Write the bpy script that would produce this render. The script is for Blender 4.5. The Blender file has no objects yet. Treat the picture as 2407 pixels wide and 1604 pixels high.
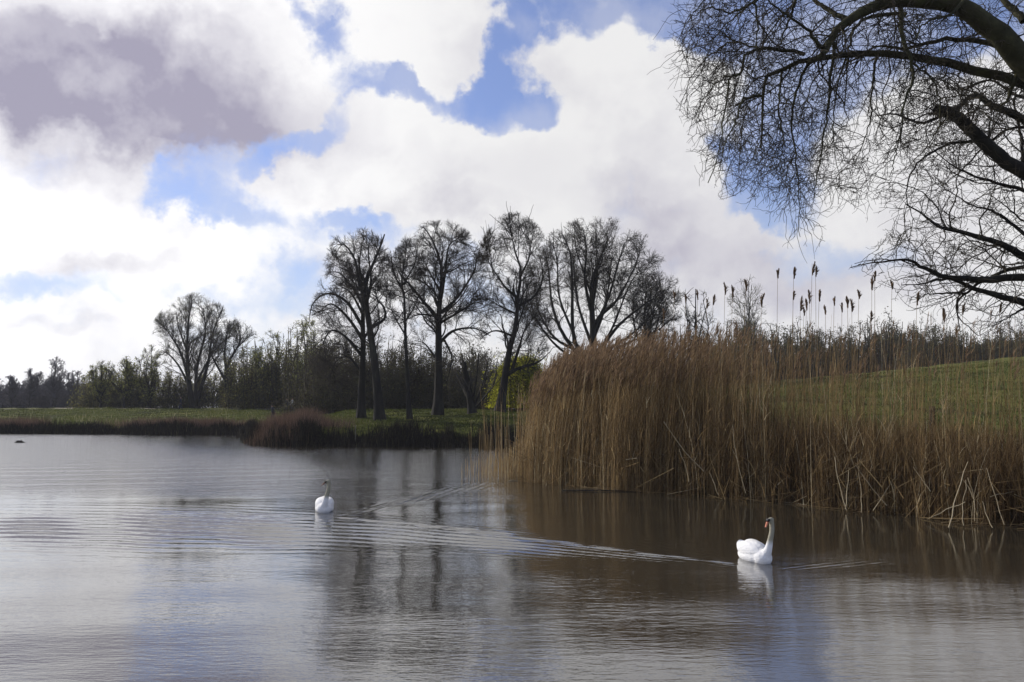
import bpy, math, random
import numpy as np
from mathutils import Vector, noise as mnoise
PI = math.pi
rng = np.random.default_rng(7)
random.seed(7)
scene = bpy.context.scene
COL = scene.collection

# ------------------------------------------------------------------ camera
CAM_H = 2.3
F_PX = 1900.0                      # focal length in photo pixels (2407 wide)
PITCH = math.atan((961 - 802) / F_PX)
cam_d = bpy.data.cameras.new('camera')
cam = bpy.data.objects.new('camera', cam_d)
COL.objects.link(cam)
cam.location = (0, 0, CAM_H)
cam.rotation_euler = (PI / 2 + PITCH, 0, 0)
cam_d.sensor_width = 36
cam_d.lens = F_PX / 2407 * 36
cam_d.clip_start = 0.1
cam_d.clip_end = 5000
scene.camera = cam

def direction(px, py):
    x = (px - 1203.5) / F_PX
    y = -(py - 802) / F_PX
    c, s = math.cos(PITCH), math.sin(PITCH)
    return np.array([x, c - y * s, s + y * c])

def at(px, py, Y):
    d = direction(px, py)
    return np.array([0, 0, CAM_H]) + d * (Y / d[1])

def azel(px, py):
    d = direction(px, py)
    return math.atan2(d[0], d[1]), math.atan2(d[2], math.hypot(d[0], d[1]))

# ------------------------------------------------------------------ light and exposure
SUN_AZ = math.radians(-58)         # from straight ahead, negative is to the left
SUN_EL = math.radians(33)
scene.view_settings.view_transform = 'Standard'
scene.view_settings.look = 'None'
scene.view_settings.gamma = 1
scene.view_settings.use_curve_mapping = False
scene.view_settings.exposure = 0.0
scene.cycles.sample_clamp_direct = 5.0
scene.cycles.sample_clamp_indirect = 5.0

sun_d = bpy.data.lights.new('sun', 'SUN')
sun_d.energy = 4.2
sun_d.angle = math.radians(0.5)
sun_d.color = (1.0, 0.93, 0.82)
sun = bpy.data.objects.new('sun', sun_d)
COL.objects.link(sun)
sv = Vector((math.sin(SUN_AZ) * math.cos(SUN_EL), math.cos(SUN_AZ) * math.cos(SUN_EL), math.sin(SUN_EL)))
sun.rotation_euler = sv.to_track_quat('Z', 'Y').to_euler()
sun.location = (-30, 10, 40)

# ------------------------------------------------------------------ sky with clouds (world directions)
world = bpy.data.worlds.new('World')
scene.world = world
world.use_nodes = True
nt = world.node_tree
nt.nodes.clear()

def N(tree, typ, **kw):
    n = tree.nodes.new(typ)
    for k, v in kw.items():
        if k in ('operation', 'data_type', 'blend_type', 'vector_type', 'noise_dimensions', 'use_clamp', 'clamp', 'interpolation_type',
                 'sky_type', 'sun_disc', 'sun_elevation', 'sun_rotation', 'air_density', 'dust_density', 'ozone_density', 'altitude',
                 'noise_type', 'normalize', 'attribute_name', 'attribute_type', 'invert', 'wave_type'):
            setattr(n, k, v)
        else:
            key = int(k[1:]) if k[0] == 'i' and k[1:].isdigit() else k
            if hasattr(v, 'bl_rna') and v.bl_rna.identifier.startswith('NodeSocket'):
                tree.links.new(v, n.inputs[key])
            else:
                n.inputs[key].default_value = v
    return n

def M(tree, op, a, b=None, c=None, clamp=False):
    n = tree.nodes.new('ShaderNodeMath')
    n.operation = op
    n.use_clamp = clamp
    for i, v in enumerate((a, b, c)):
        if v is None:
            continue
        if isinstance(v, (int, float)):
            n.inputs[i].default_value = v
        else:
            tree.links.new(v, n.inputs[i])
    return n.outputs[0]

def smooth(tree, v, lo, hi):
    n = tree.nodes.new('ShaderNodeMapRange')
    n.interpolation_type = 'SMOOTHSTEP'
    tree.links.new(v, n.inputs[0])
    n.inputs[1].default_value = lo
    n.inputs[2].default_value = hi
    return n.outputs[0]

def mixc(tree, f, a, b, blend='MIX'):
    n = tree.nodes.new('ShaderNodeMixRGB')
    n.blend_type = blend
    for i, v in enumerate((f, a, b)):
        if hasattr(v, 'bl_rna'):
            tree.links.new(v, n.inputs[i])
        elif isinstance(v, (int, float)):
            n.inputs[i].default_value = v
        else:
            n.inputs[i].default_value = (*v, 1)
    return n.outputs[0]

tc = nt.nodes.new('ShaderNodeTexCoord')
sep = nt.nodes.new('ShaderNodeSeparateXYZ')
nt.links.new(tc.outputs['Generated'], sep.inputs[0])
X_, Y_, Z_ = sep.outputs
az = M(nt, 'ARCTAN2', X_, Y_)
el = M(nt, 'ARCSINE', Z_)
comb = nt.nodes.new('ShaderNodeCombineXYZ')
nt.links.new(az, comb.inputs[0]); nt.links.new(el, comb.inputs[1])
# billowy distortion of the cloud outlines
nz1 = N(nt, 'ShaderNodeTexNoise', Vector=tc.outputs['Generated'], Scale=7.0, Detail=8.0, Roughness=0.58)
nz2 = N(nt, 'ShaderNodeTexNoise', Vector=tc.outputs['Generated'], Scale=22.0, Detail=6.0, Roughness=0.6)
off = N(nt, 'ShaderNodeVectorMath', operation='SUBTRACT', i0=nz1.outputs['Color'], i1=(0.5, 0.5, 0.5))
off1 = N(nt, 'ShaderNodeVectorMath', operation='SCALE', i0=off.outputs[0], Scale=0.15)
offb = N(nt, 'ShaderNodeVectorMath', operation='SUBTRACT', i0=nz2.outputs['Color'], i1=(0.5, 0.5, 0.5))
off2 = N(nt, 'ShaderNodeVectorMath', operation='SCALE', i0=offb.outputs[0], Scale=0.055)
sm = N(nt, 'ShaderNodeVectorMath', operation='ADD', i0=off1.outputs[0], i1=off2.outputs[0])
uvw = N(nt, 'ShaderNodeVectorMath', operation='ADD', i0=comb.outputs[0], i1=sm.outputs[0])
flat = N(nt, 'ShaderNodeVectorMath', operation='MULTIPLY', i0=uvw.outputs[0], i1=(1, 1, 0)).outputs[0]

def blobs(lst):
    """sum of soft ellipses given in photo-view coordinates (2353 px wide list), laid out as sky directions"""
    acc = None
    for (px, py, rx, ry, rot, w) in lst:
        a, e = azel(px * 1.023, py * 1.023)
        mp = nt.nodes.new('ShaderNodeMapping')
        mp.vector_type = 'TEXTURE'
        nt.links.new(flat, mp.inputs['Vector'])
        mp.inputs['Location'].default_value = (a, e, 0)
        mp.inputs['Rotation'].default_value = (0, 0, math.radians(rot))
        mp.inputs['Scale'].default_value = (rx * 1.023 / F_PX, ry * 1.023 / F_PX, 1)
        dp = N(nt, 'ShaderNodeVectorMath', operation='DOT_PRODUCT', i0=mp.outputs[0], i1=mp.outputs[0])
        v = M(nt, 'SUBTRACT', 1.0, dp.outputs['Value'], clamp=True)
        acc = M(nt, 'MULTIPLY', v, float(w)) if acc is None else M(nt, 'MULTIPLY_ADD', v, float(w), acc)
    return acc

# openings of blue between the clouds
gaps = blobs([
    (1400, 10, 260, 105, 0, 1.6), (1190, 70, 70, 110, 0, 1.1), (1620, 40, 170, 90, 0, 1.6), (1800, 150, 240, 330, 0, 1.6),
    (1760, 380, 130, 150, 0, 0.9), (2000, 60, 260, 200, 0, 1.6), (2250, 40, 200, 120, 0, 1.2),
    (1070, 225, 250, 70, 3, 1.5), (860, 215, 170, 55, -12, 1.2), (1240, 210, 90, 90, 0, 1.1), (740, 300, 110, 60, 35, 1.1),
    (765, 85, 75, 60, 0, 1.2), (720, 15, 90, 40, 0, 1.0), (640, 360, 130, 50, 35, 0.9), (470, 400, 170, 62, 8, 0.9),
    (430, 440, 120, 50, -25, 0.7), (680, 500, 230, 52, 0, 0.85), (850, 520, 160, 40, -8, 0.8), (560, 520, 120, 60, -30, 0.7),
    (1740, 490, 170, 60, 0, 1.1), (1960, 590, 200, 60, 0, 0.7), (640, 650, 240, 80, 0, 0.8), (260, 650, 300, 48, 0, 0.65),
    (30, 650, 120, 40, 0, 0.7), (1020, 640, 150, 90, 0, 1.0), (1150, 710, 150, 60, 0, 0.9), (700, 590, 90, 60, 0, 0.6),
    (560, 760, 160, 50, 0, 0.6), (1350, 190, 80, 40, -20, 0.5), (2050, 300, 160, 60, 10, 0.5), (1210, 275, 60, 26, 0, 1.0),
])
# cloud masses that keep some of those openings closed
lumps = blobs([
    (1330, 110, 150, 70, -8, 1.3), (1420, 70, 60, 60, 0, 1.1), (960, 90, 210, 110, -8, 1.6), (1060, 70, 120, 100, 0, 0.8), (600, 250, 110, 95, 0, 0.9),
    (940, 300, 190, 90, 0, 1.3), (1480, 260, 240, 170, 0, 1.5), (700, 440, 160, 60, 25, 0.8), (1000, 400, 300, 140, 0, 1.2),
    (1560, 150, 110, 80, 0, 1.2), (1600, 420, 140, 160, 0, 0.9), (2200, 300, 330, 140, 0, 1.3), (2100, 420, 250, 170, 0, 0.8),
    (330, 90, 420, 180, 0, 1.0), (80, 190, 300, 150, 0, 1.0), (880, 640, 110, 60, 0, 0.6), (370, 610, 200, 70, 0, 0.6), (1620, 570, 180, 60, 0, 0.8)])
# unseen sky to the sides and overhead, made bluer to deepen shade
big = N(nt, 'ShaderNodeTexNoise', Vector=tc.outputs['Generated'], Scale=2.3, Detail=7.0, Roughness=0.55)
side = M(nt, 'MAXIMUM', smooth(nt, M(nt, 'ABSOLUTE', az), 0.75, 1.0), smooth(nt, el, 0.80, 1.05))
wild = M(nt, 'MULTIPLY', side, M(nt, 'MULTIPLY', smooth(nt, big.outputs[0], 0.38, 0.56), 1.9))
nzf = M(nt, 'MULTIPLY', M(nt, 'SUBTRACT', nz1.outputs[0], 0.5), 1.9)
field = M(nt, 'ADD', M(nt, 'SUBTRACT', M(nt, 'ADD', gaps, wild), M(nt, 'MULTIPLY', lumps, 0.8)), nzf)
fine = N(nt, 'ShaderNodeTexNoise', Vector=tc.outputs['Generated'], Scale=16.0, Detail=9.0, Roughness=0.65)
field = M(nt, 'ADD', field, M(nt, 'MULTIPLY', M(nt, 'SUBTRACT', fine.outputs[0], 0.5), 1.25))
gap = M(nt, 'MULTIPLY', smooth(nt, field, -0.02, 1.28), M(nt, 'ADD', M(nt, 'MULTIPLY', nz1.outputs[0], 0.35), 0.80), clamp=True)

# shaded undersides
grey = blobs([
    (230, 200, 620, 215, -6, 0.85), (430, 225, 380, 150, -8, 0.40), (90, 120, 260, 80, 0, 0.4), (60, 230, 260, 80, 0, 0.45), (460, 275, 200, 60, -10, 0.5), (1120, 400, 260, 90, 0, 0.20), (1450, 470, 220, 80, 0, 0.26),
    (1590, 560, 260, 100, 0, 0.42), (1700, 640, 320, 90, 0, 0.30), (220, 595, 190, 34, 8, 0.40), (860, 590, 140, 50, 0, 0.24), (1050, 480, 180, 40, 0, 0.22),
    (1900, 660, 400, 80, 0, 0.25), (560, 60, 140, 60, 0, 0.25), (1040, 130, 130, 40, 20, 0.1), (150, 760, 120, 24, 0, 0.2)])
nzg = N(nt, 'ShaderNodeTexNoise', Vector=tc.outputs['Generated'], Scale=5.0, Detail=6.0, Roughness=0.5)
gv = M(nt, 'MULTIPLY', M(nt, 'MINIMUM', grey, 1.05), M(nt, 'ADD', M(nt, 'ADD', M(nt, 'MULTIPLY', nzg.outputs[0], 1.0), M(nt, 'MULTIPLY', nz1.outputs[0], 0.9)), -0.10))
gv = M(nt, 'ADD', gv, M(nt, 'MULTIPLY', side, M(nt, 'MULTIPLY', smooth(nt, nzg.outputs[0], 0.45, 0.65), 0.6)))
gv = M(nt, 'ADD', gv, M(nt, 'MULTIPLY', smooth(nt, nz1.outputs[0], 0.42, 0.66), 0.26), clamp=True)

sky = N(nt, 'ShaderNodeTexSky', sky_type='NISHITA', sun_disc=False, sun_elevation=SUN_EL, sun_rotation=SUN_AZ % (2 * PI),
        air_density=1.0, dust_density=0.3, ozone_density=2.5)
hs = N(nt, 'ShaderNodeHueSaturation', Saturation=1.02, Value=1.32, Color=sky.outputs[0])
skyc = mixc(nt, 1.0, hs.outputs[0], (0.80, 0.80, 1.04), 'MULTIPLY')
CL = 8.6
sunside = smooth(nt, az, 0.10, -0.62)
cl_gain = M(nt, 'MULTIPLY_ADD', sunside, 0.42, 1.0)          # the clouds towards the sun are brighter than the film can hold
white = N(nt, 'ShaderNodeVectorMath', operation='SCALE', i0=(CL, CL * 0.995, CL), Scale=cl_gain).outputs[0]
cloudc = mixc(nt, gv, white, (4.0, 3.8, 4.9))
# thin veil where cloud edges dissolve and towards the horizon
low = smooth(nt, el, 0.34, 0.02)
veil = M(nt, 'MULTIPLY', low, M(nt, 'MULTIPLY_ADD', side, -0.5, 0.58))
skyv = mixc(nt, veil, skyc, (6.6, 7.4, 8.2))
skyv = mixc(nt, M(nt, 'MULTIPLY', M(nt, 'ADD', smooth(nt, nz1.outputs[0], 0.62, 0.38), 0.45), 0.28), skyv, (6.9, 7.0, 7.8))
total = mixc(nt, gap, cloudc, skyv)
bg = N(nt, 'ShaderNodeBackground', Strength=0.1, Color=total)
wo = nt.nodes.new('ShaderNodeOutputWorld')
nt.links.new(bg.outputs[0], wo.inputs[0])

# ------------------------------------------------------------------ materials
def mat(name, build):
    m = bpy.data.materials.new(name)
    m.use_nodes = True
    t = m.node_tree
    t.nodes.clear()
    out = t.nodes.new('ShaderNodeOutputMaterial')
    p = t.nodes.new('ShaderNodeBsdfPrincipled')
    p.inputs['Specular IOR Level'].default_value = 0.3
    p.inputs['Roughness'].default_value = 0.8
    t.links.new(p.outputs[0], out.inputs[0])
    build(t, p, out)
    return m

def ramp(t, fac, stops):
    r = t.nodes.new('ShaderNodeValToRGB')
    t.links.new(fac, r.inputs[0])
    els = r.color_ramp.elements
    while len(els) > 1:
        els.remove(els[-1])
    els[0].position = stops[0][0]; els[0].color = (*stops[0][1], 1)
    for pos, c in stops[1:]:
        e = els.new(pos); e.color = (*c, 1)
    return r.outputs[0]

def noisy(name, stops, scale, rough=0.85, bump=0.0, bscale=None, coord='Object', stretch=None, spec=0.2, detail=5.0):
    def b(t, p, out):
        c = t.nodes.new('ShaderNodeTexCoord').outputs[coord]
        if stretch:
            c = N(t, 'ShaderNodeVectorMath', operation='MULTIPLY', i0=c, i1=stretch).outputs[0]
        n = N(t, 'ShaderNodeTexNoise', Vector=c, Scale=scale, Detail=detail, Roughness=0.6)
        t.links.new(ramp(t, n.outputs[0], stops), p.inputs['Base Color'])
        p.inputs['Roughness'].default_value = rough
        p.inputs['Specular IOR Level'].default_value = spec
        if bump:
            n2 = N(t, 'ShaderNodeTexNoise', Vector=c, Scale=bscale or scale * 4, Detail=4.0)
            bm = N(t, 'ShaderNodeBump', Strength=1.0, Distance=bump, Height=n2.outputs[0])
            t.links.new(bm.outputs[0], p.inputs['Normal'])
    return mat(name, b)

def tinted(name, stops, rough=0.8, trans=0.0, spec=0.15):
    """colour from the per-blade 'tint' attribute"""
    def b(t, p, out):
        a = N(t, 'ShaderNodeAttribute', attribute_name='tint')
        col = ramp(t, a.outputs['Fac'], stops)
        t.links.new(col, p.inputs['Base Color'])
        p.inputs['Roughness'].default_value = rough
        p.inputs['Specular IOR Level'].default_value = spec
        if trans:
            tr = N(t, 'ShaderNodeBsdfTranslucent', Color=col)
            mx = t.nodes.new('ShaderNodeMixShader')
            mx.inputs[0].default_value = trans
            t.links.new(p.outputs[0], mx.inputs[1]); t.links.new(tr.outputs[0], mx.inputs[2])
            t.links.new(mx.outputs[0], out.inputs[0])
    return mat(name, b)

MT = {}
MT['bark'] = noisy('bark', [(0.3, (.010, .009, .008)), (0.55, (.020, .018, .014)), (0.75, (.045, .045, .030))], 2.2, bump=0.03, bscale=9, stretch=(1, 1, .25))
MT['near_bark'] = noisy('near_bark', [(0.3, (.022, .022, .012)), (0.5, (.045, .043, .022)), (0.72, (.095, .095, .045))], 2.6, bump=0.012, bscale=18)
MT['near_twig'] = noisy('near_twig', [(0.35, (.020, .016, .012)), (0.6, (.045, .038, .025)), (0.75, (.07, .068, .032))], 1.2)
MT['grey_twig'] = noisy('grey_twig', [(0.3, (.04, .037, .034)), (0.7, (.10, .088, .070))], 0.5)
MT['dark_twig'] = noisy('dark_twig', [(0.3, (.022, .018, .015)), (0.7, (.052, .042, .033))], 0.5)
MT['far_twig'] = noisy('far_twig', [(0.3, (.06, .055, .068)), (0.7, (.11, .10, .11))], 0.15)  # distance haze put into the twig colour
MT['pale_twig'] = noisy('pale_twig', [(0.3, (.06, .055, .042)), (0.7, (.12, .11, .08))], 0.5)
MT['thicket'] = noisy('thicket', [(0.3, (.036, .030, .022)), (0.5, (.060, .052, .034)), (0.7, (.085, .080, .042))], 0.2)
MT['bud'] = tinted('bud', [(0, (.10, .11, .03)), (0.5, (.23, .25, .07)), (1, (.40, .40, .11))], trans=.5)
MT['bud_brown'] = tinted('bud_brown', [(0, (.040, .034, .022)), (0.5, (.080, .072, .038)), (1, (.14, .14, .055))], trans=.35)
MT['scrub_leaf'] = tinted('scrub_leaf', [(0, (.07, .062, .032)), (0.6, (.16, .15, .06)), (1, (.28, .28, .09))], trans=.5)
MT['far_leaf'] = tinted('far_leaf', [(0, (.07, .064, .078)), (1, (.13, .12, .135))], trans=.3)  # leaf colour greyed to carry the distance haze
MT['willow_leaf'] = tinted('willow_leaf', [(0, (.26, .28, .020)), (1, (.52, .50, .05))], trans=.55)
MT['reed'] = tinted('reed', [(0, (.060, .037, .019)), (0.33, (.175, .112, .050)), (0.5, (.235, .168, .085)), (0.7, (.40, .275, .125)), (0.93, (.44, .35, .19)), (1, (.58, .50, .34))], trans=.42)
MT['plume'] = tinted('plume', [(0, (.06, .038, .026)), (1, (.38, .26, .155))], trans=.4)
MT['pale_reed'] = noisy('pale_reed', [(0.3, (.24, .19, .11)), (0.7, (.46, .39, .26))], 3)
MT['sedge'] = tinted('sedge', [(0, (.010, .009, .008)), (0.5, (.030, .025, .017)), (0.85, (.075, .066, .030)), (1, (.18, .16, .09))], trans=.1)
MT['rust_sedge'] = tinted('rust_sedge', [(0, (.05, .033, .025)), (0.6, (.125, .080, .060)), (1, (.22, .15, .10))], trans=.3)
MT['grass_blade'] = tinted('grass_blade', [(0, (.018, .022, .006)), (0.6, (.080, .098, .018)), (0.9, (.14, .14, .04)), (1, (.30, .28, .16))], trans=.3)
MT['path'] = noisy('path', [(0.3, (.20, .18, .13)), (0.7, (.32, .29, .22))], 1.5)
MT['dry_stem'] = noisy('dry_stem', [(0.3, (.22, .20, .12)), (0.7, (.42, .39, .26))], 3)

def ground_mat(t, p, out):
    c = t.nodes.new('ShaderNodeTexCoord').outputs['Object']
    n1 = N(t, 'ShaderNodeTexNoise', Vector=c, Scale=0.22, Detail=8.0, Roughness=0.65)
    n2 = N(t, 'ShaderNodeTexNoise', Vector=c, Scale=3.0, Detail=6.0, Roughness=0.7)
    g = ramp(t, n1.outputs[0], [(0.30, (.032, .036, .009)), (0.48, (.075, .088, .017)), (0.60, (.115, .118, .026)), (0.75, (.12, .098, .040))])
    g2 = mixc(t, 0.7, g, ramp(t, n2.outputs[0], [(0.3, (.35, .36, .34)), (0.5, (.95, .95, .95)), (0.72, (1.5, 1.45, 1.35))]), 'MULTIPLY')
    # bare soil low on the bank faces and bed, darker than the grass
    sp = t.nodes.new('ShaderNodeSeparateXYZ')
    t.links.new(c, sp.inputs[0])
    low_soil = M(t, 'SUBTRACT', 1.0, smooth(t, sp.outputs[2], 0.35, 0.8))
    col = mixc(t, low_soil, g2, (.018, .014, .010))
    t.links.new(col, p.inputs['Base Color'])
    p.inputs['Roughness'].default_value = .95
    p.inputs['Specular IOR Level'].default_value = .1
    bm = N(t, 'ShaderNodeBump', Strength=1.0, Distance=0.25, Height=n2.outputs[0])
    t.links.new(bm.outputs[0], p.inputs['Normal'])
MT['ground'] = mat('meadow', ground_mat)

# ------------------------------------------------------------------ mesh helpers
def tag(o, label=None, cat=None, group=None, kind=None):
    if label: o['label'] = label
    if cat: o['category'] = cat
    if group: o['group'] = group
    if kind: o['kind'] = kind
    return o

def empty(name, loc, label, cat, group=None):
    o = bpy.data.objects.new(name, None)
    o.empty_display_size = 0.3
    COL.objects.link(o)
    o.location = loc
    return tag(o, label, cat, group)

def link_mesh(name, me, m, parent=None, world_coords=True):
    if m is not None:
        for mm in (m if isinstance(m, (list, tuple)) else [m]):
            me.materials.append(mm)
    o = bpy.data.objects.new(name, me)
    COL.objects.link(o)
    if parent is not None:
        o.parent = parent
    return o

def np_mesh(name, V, Fq=None, Ft=None, smooth_=True, tint=None, origin=None, mats=None, midx=None):
    V = np.asarray(V, dtype=np.float32).reshape(-1, 3)
    if origin is not None:
        V = V - np.asarray(origin, dtype=np.float32)
    nq = 0 if Fq is None else len(Fq)
    ntri = 0 if Ft is None else len(Ft)
    me = bpy.data.meshes.new(name)
    me.vertices.add(len(V)); me.vertices.foreach_set('co', V.ravel())
    loops = []
    if nq: loops.append(np.asarray(Fq, dtype=np.int32).ravel())
    if ntri: loops.append(np.asarray(Ft, dtype=np.int32).ravel())
    loops = np.concatenate(loops)
    me.loops.add(len(loops)); me.loops.foreach_set('vertex_index', loops)
    me.polygons.add(nq + ntri)
    starts = np.concatenate([np.arange(nq) * 4, nq * 4 + np.arange(ntri) * 3]).astype(np.int32)
    me.polygons.foreach_set('loop_start', starts)
    me.polygons.foreach_set('use_smooth', np.full(nq + ntri, smooth_, dtype=bool))
    if midx is not None:
        me.polygons.foreach_set('material_index', np.asarray(midx, dtype=np.int32))
    me.update(calc_edges=True)
    if tint is not None:
        a = me.attributes.new('tint', 'FLOAT', 'POINT')
        a.data.foreach_set('value', np.asarray(tint, dtype=np.float32))
    return me

def unit(a):
    return a / np.maximum(np.linalg.norm(a, axis=-1, keepdims=True), 1e-9)

def tubes(P, R, sides):
    """P (N,n,3), R (N,n) -> verts, quads"""
    Nn, n, _ = P.shape
    T = unit(np.gradient(P, axis=1))
    chord = unit(P[:, -1] - P[:, 0] + 1e-6)
    ref = np.where(np.abs(chord[:, 2:3]) < 0.85, np.array([[0, 0, 1.0]]), np.array([[1.0, 0, 0]]))[:, None, :]
    U = unit(np.cross(ref, T))
    W = np.cross(T, U)
    ang = np.arange(sides) * 2 * PI / sides
    V = P[:, :, None, :] + R[:, :, None, None] * (np.cos(ang)[None, None, :, None] * U[:, :, None, :] + np.sin(ang)[None, None, :, None] * W[:, :, None, :])
    base = (np.arange(Nn) * n * sides)[:, None, None]
    i = (np.arange(n - 1) * sides)[None, :, None]
    k = np.arange(sides)[None, None, :]
    k2 = (k + 1) % sides
    a = base + i + k; b = base + i + k2
    F = np.stack([a, b, b + sides, a + sides], -1).reshape(-1, 4)
    return V.reshape(-1, 3), F

class Acc:
    def __init__(s): s.V = []; s.Q = []; s.T = []; s.n = 0; s.t = []
    def add(s, V, Q=None, T=None, tint=0.5):
        V = V.reshape(-1, 3)
        s.V.append(V)
        if Q is not None: s.Q.append(Q + s.n)
        if T is not None: s.T.append(T + s.n)
        s.t.append(np.broadcast_to(np.asarray(tint, dtype=np.float32), (len(V),)))
        s.n += len(V)
    def mesh(s, name, origin=None, smooth_=True):
        return np_mesh(name, np.concatenate(s.V), np.concatenate(s.Q) if s.Q else None, np.concatenate(s.T) if s.T else None,
                       smooth_, np.concatenate(s.t), origin)

def resample(pts, n):
    pts = np.asarray(pts, float)
    # catmull-rom through the guide points
    m = len(pts)
    P = np.vstack([2 * pts[0] - pts[1], pts, 2 * pts[-1] - pts[-2]])
    ts = np.linspace(0, m - 1 - 1e-6, n)
    i = ts.astype(int); f = (ts - i)[:, None]
    p0, p1, p2, p3 = P[i], P[i + 1], P[i + 2], P[i + 3]
    return 0.5 * ((2 * p1) + (-p0 + p2) * f + (2 * p0 - 5 * p1 + 4 * p2 - p3) * f**2 + (-p0 + 3 * p1 - 3 * p2 + p3) * f**3)

def env_dist(P, D, env):
    """distance along D from P to the ellipsoid env=(c, r)"""
    c, r = env
    p = (P - c) / r; d = D / r
    a = (d * d).sum(-1); b = (p * d).sum(-1); cc = (p * p).sum(-1) - 1
    disc = np.maximum(b * b - a * cc, 0)
    return np.where(cc > 0, 0.0, (-b + np.sqrt(disc)) / a)

def grow(P, R, per, L, ang=(0.5, 1.0), t0=0.25, n=5, jit=0.18, trop=(0, 0, 0.05), rr=0.5, rmin=0.01, rtip=0.4, env=None, g=None, plumb=None, seglen=None, fall=0.5, rmax=None):
    """children of polylines P. per = mean number of children per parent (or an array)"""
    g = g or rng
    Nn, m, _ = P.shape
    if seglen is not None:      # children per metre of parent
        ln = np.linalg.norm(np.diff(P, axis=1), axis=-1).sum(1)
        cnt = g.poisson(ln * seglen)
    else:
        cnt = g.poisson(per, Nn) if np.isscalar(per) else g.poisson(per)
    idx = np.repeat(np.arange(Nn), cnt)
    K = len(idx)
    if K == 0:
        return np.zeros((0, n, 3)), np.zeros((0, n))
    t = t0 + (1 - t0) * g.random(K)
    f = t * (m - 1.001); i = f.astype(int); f = (f - i)[:, None]
    S = P[idx, i] * (1 - f) + P[idx, i + 1] * f
    T = unit(P[idx, i + 1] - P[idx, i])
    r = R[idx, i] * (1 - f[:, 0]) + R[idx, i + 1] * f[:, 0]
    rnd = unit(g.normal(size=(K, 3)))
    perp = unit(rnd - (rnd * T).sum(-1, keepdims=True) * T)
    a = g.uniform(ang[0], ang[1], K)[:, None]
    D = unit(np.cos(a) * T + np.sin(a) * perp)
    Ls = L * g.uniform(0.6, 1.25, K) * (1 - fall * t)
    if env is not None:
        Ls = np.minimum(Ls, env_dist(S, D, env) * g.uniform(0.65, 1.15, K) * (1 + .22 * np.sin(S[:, 0] * 2.1 + S[:, 2] * 1.3 + S[:, 1])) + 0.02)
    L0 = L * (1 - fall * t)
    step = (Ls / (n - 1))[:, None]
    out = np.zeros((K, n, 3)); out[:, 0] = S
    tv = np.asarray(trop, float)
    for k in range(1, n):
        D = unit(D + jit * g.normal(size=(K, 3)) + tv)
        out[:, k] = out[:, k - 1] + D * step
    r0 = np.maximum(np.minimum(r * rr, rmax or 1e9) * np.clip(Ls / L0, .2, 1), rmin)
    RR = r0[:, None] * np.linspace(1, rtip, n)[None, :]
    keep = Ls > np.maximum(0.04, .34 * L0 if env is not None else .12 * L)
    if env is not None:
        keep &= (((out[:, -1] - env[0]) / env[1]) ** 2).sum(-1) < 1.35
    return out[keep], RR[keep]

def flecks(P, size, count_per, g=None, spread=0.1, stretch=1.0):
    """small leaf faces scattered along twigs P"""
    g = g or rng
    Nn, m, _ = P.shape
    K = int(Nn * count_per)
    idx = g.integers(0, Nn, K)
    t = g.random(K) * (m - 1.001); i = t.astype(int); f = (t - i)[:, None]
    C = P[idx, i] * (1 - f) + P[idx, i + 1] * f + g.normal(size=(K, 3)) * spread
    a = unit(g.normal(size=(K, 3))); b = unit(np.cross(a, g.normal(size=(K, 3))))
    s = size * g.uniform(0.5, 1.3, K)[:, None]
    V = np.stack([C - a * s * stretch, C + b * s * .6, C + a * s * stretch, C - b * s * .6], 1)
    Q = (np.arange(K) * 4)[:, None] + np.arange(4)[None]
    ti = np.repeat(g.random(K), 4)
    return V, Q, ti

def guide(pts, Y, r0, r1, n=14, dy=0.0, wob=0.0, g=None):
    """a limb through photo points; Y metres away at its foot, drifting by dy in depth along its length"""
    g = g or rng
    k = len(pts)
    W = np.array([at(p[0], p[1], Y + (p[2] if len(p) > 2 else dy * j / max(k - 1, 1))) for j, p in enumerate(pts)])
    P = resample(W, n)
    if wob:
        w = g.normal(size=(n, 3)) * wob; w[0] = 0
        P = P + w
    R = np.linspace(1, 0, n) ** 1.25 * (r0 - r1) + r1
    return P, R

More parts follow.
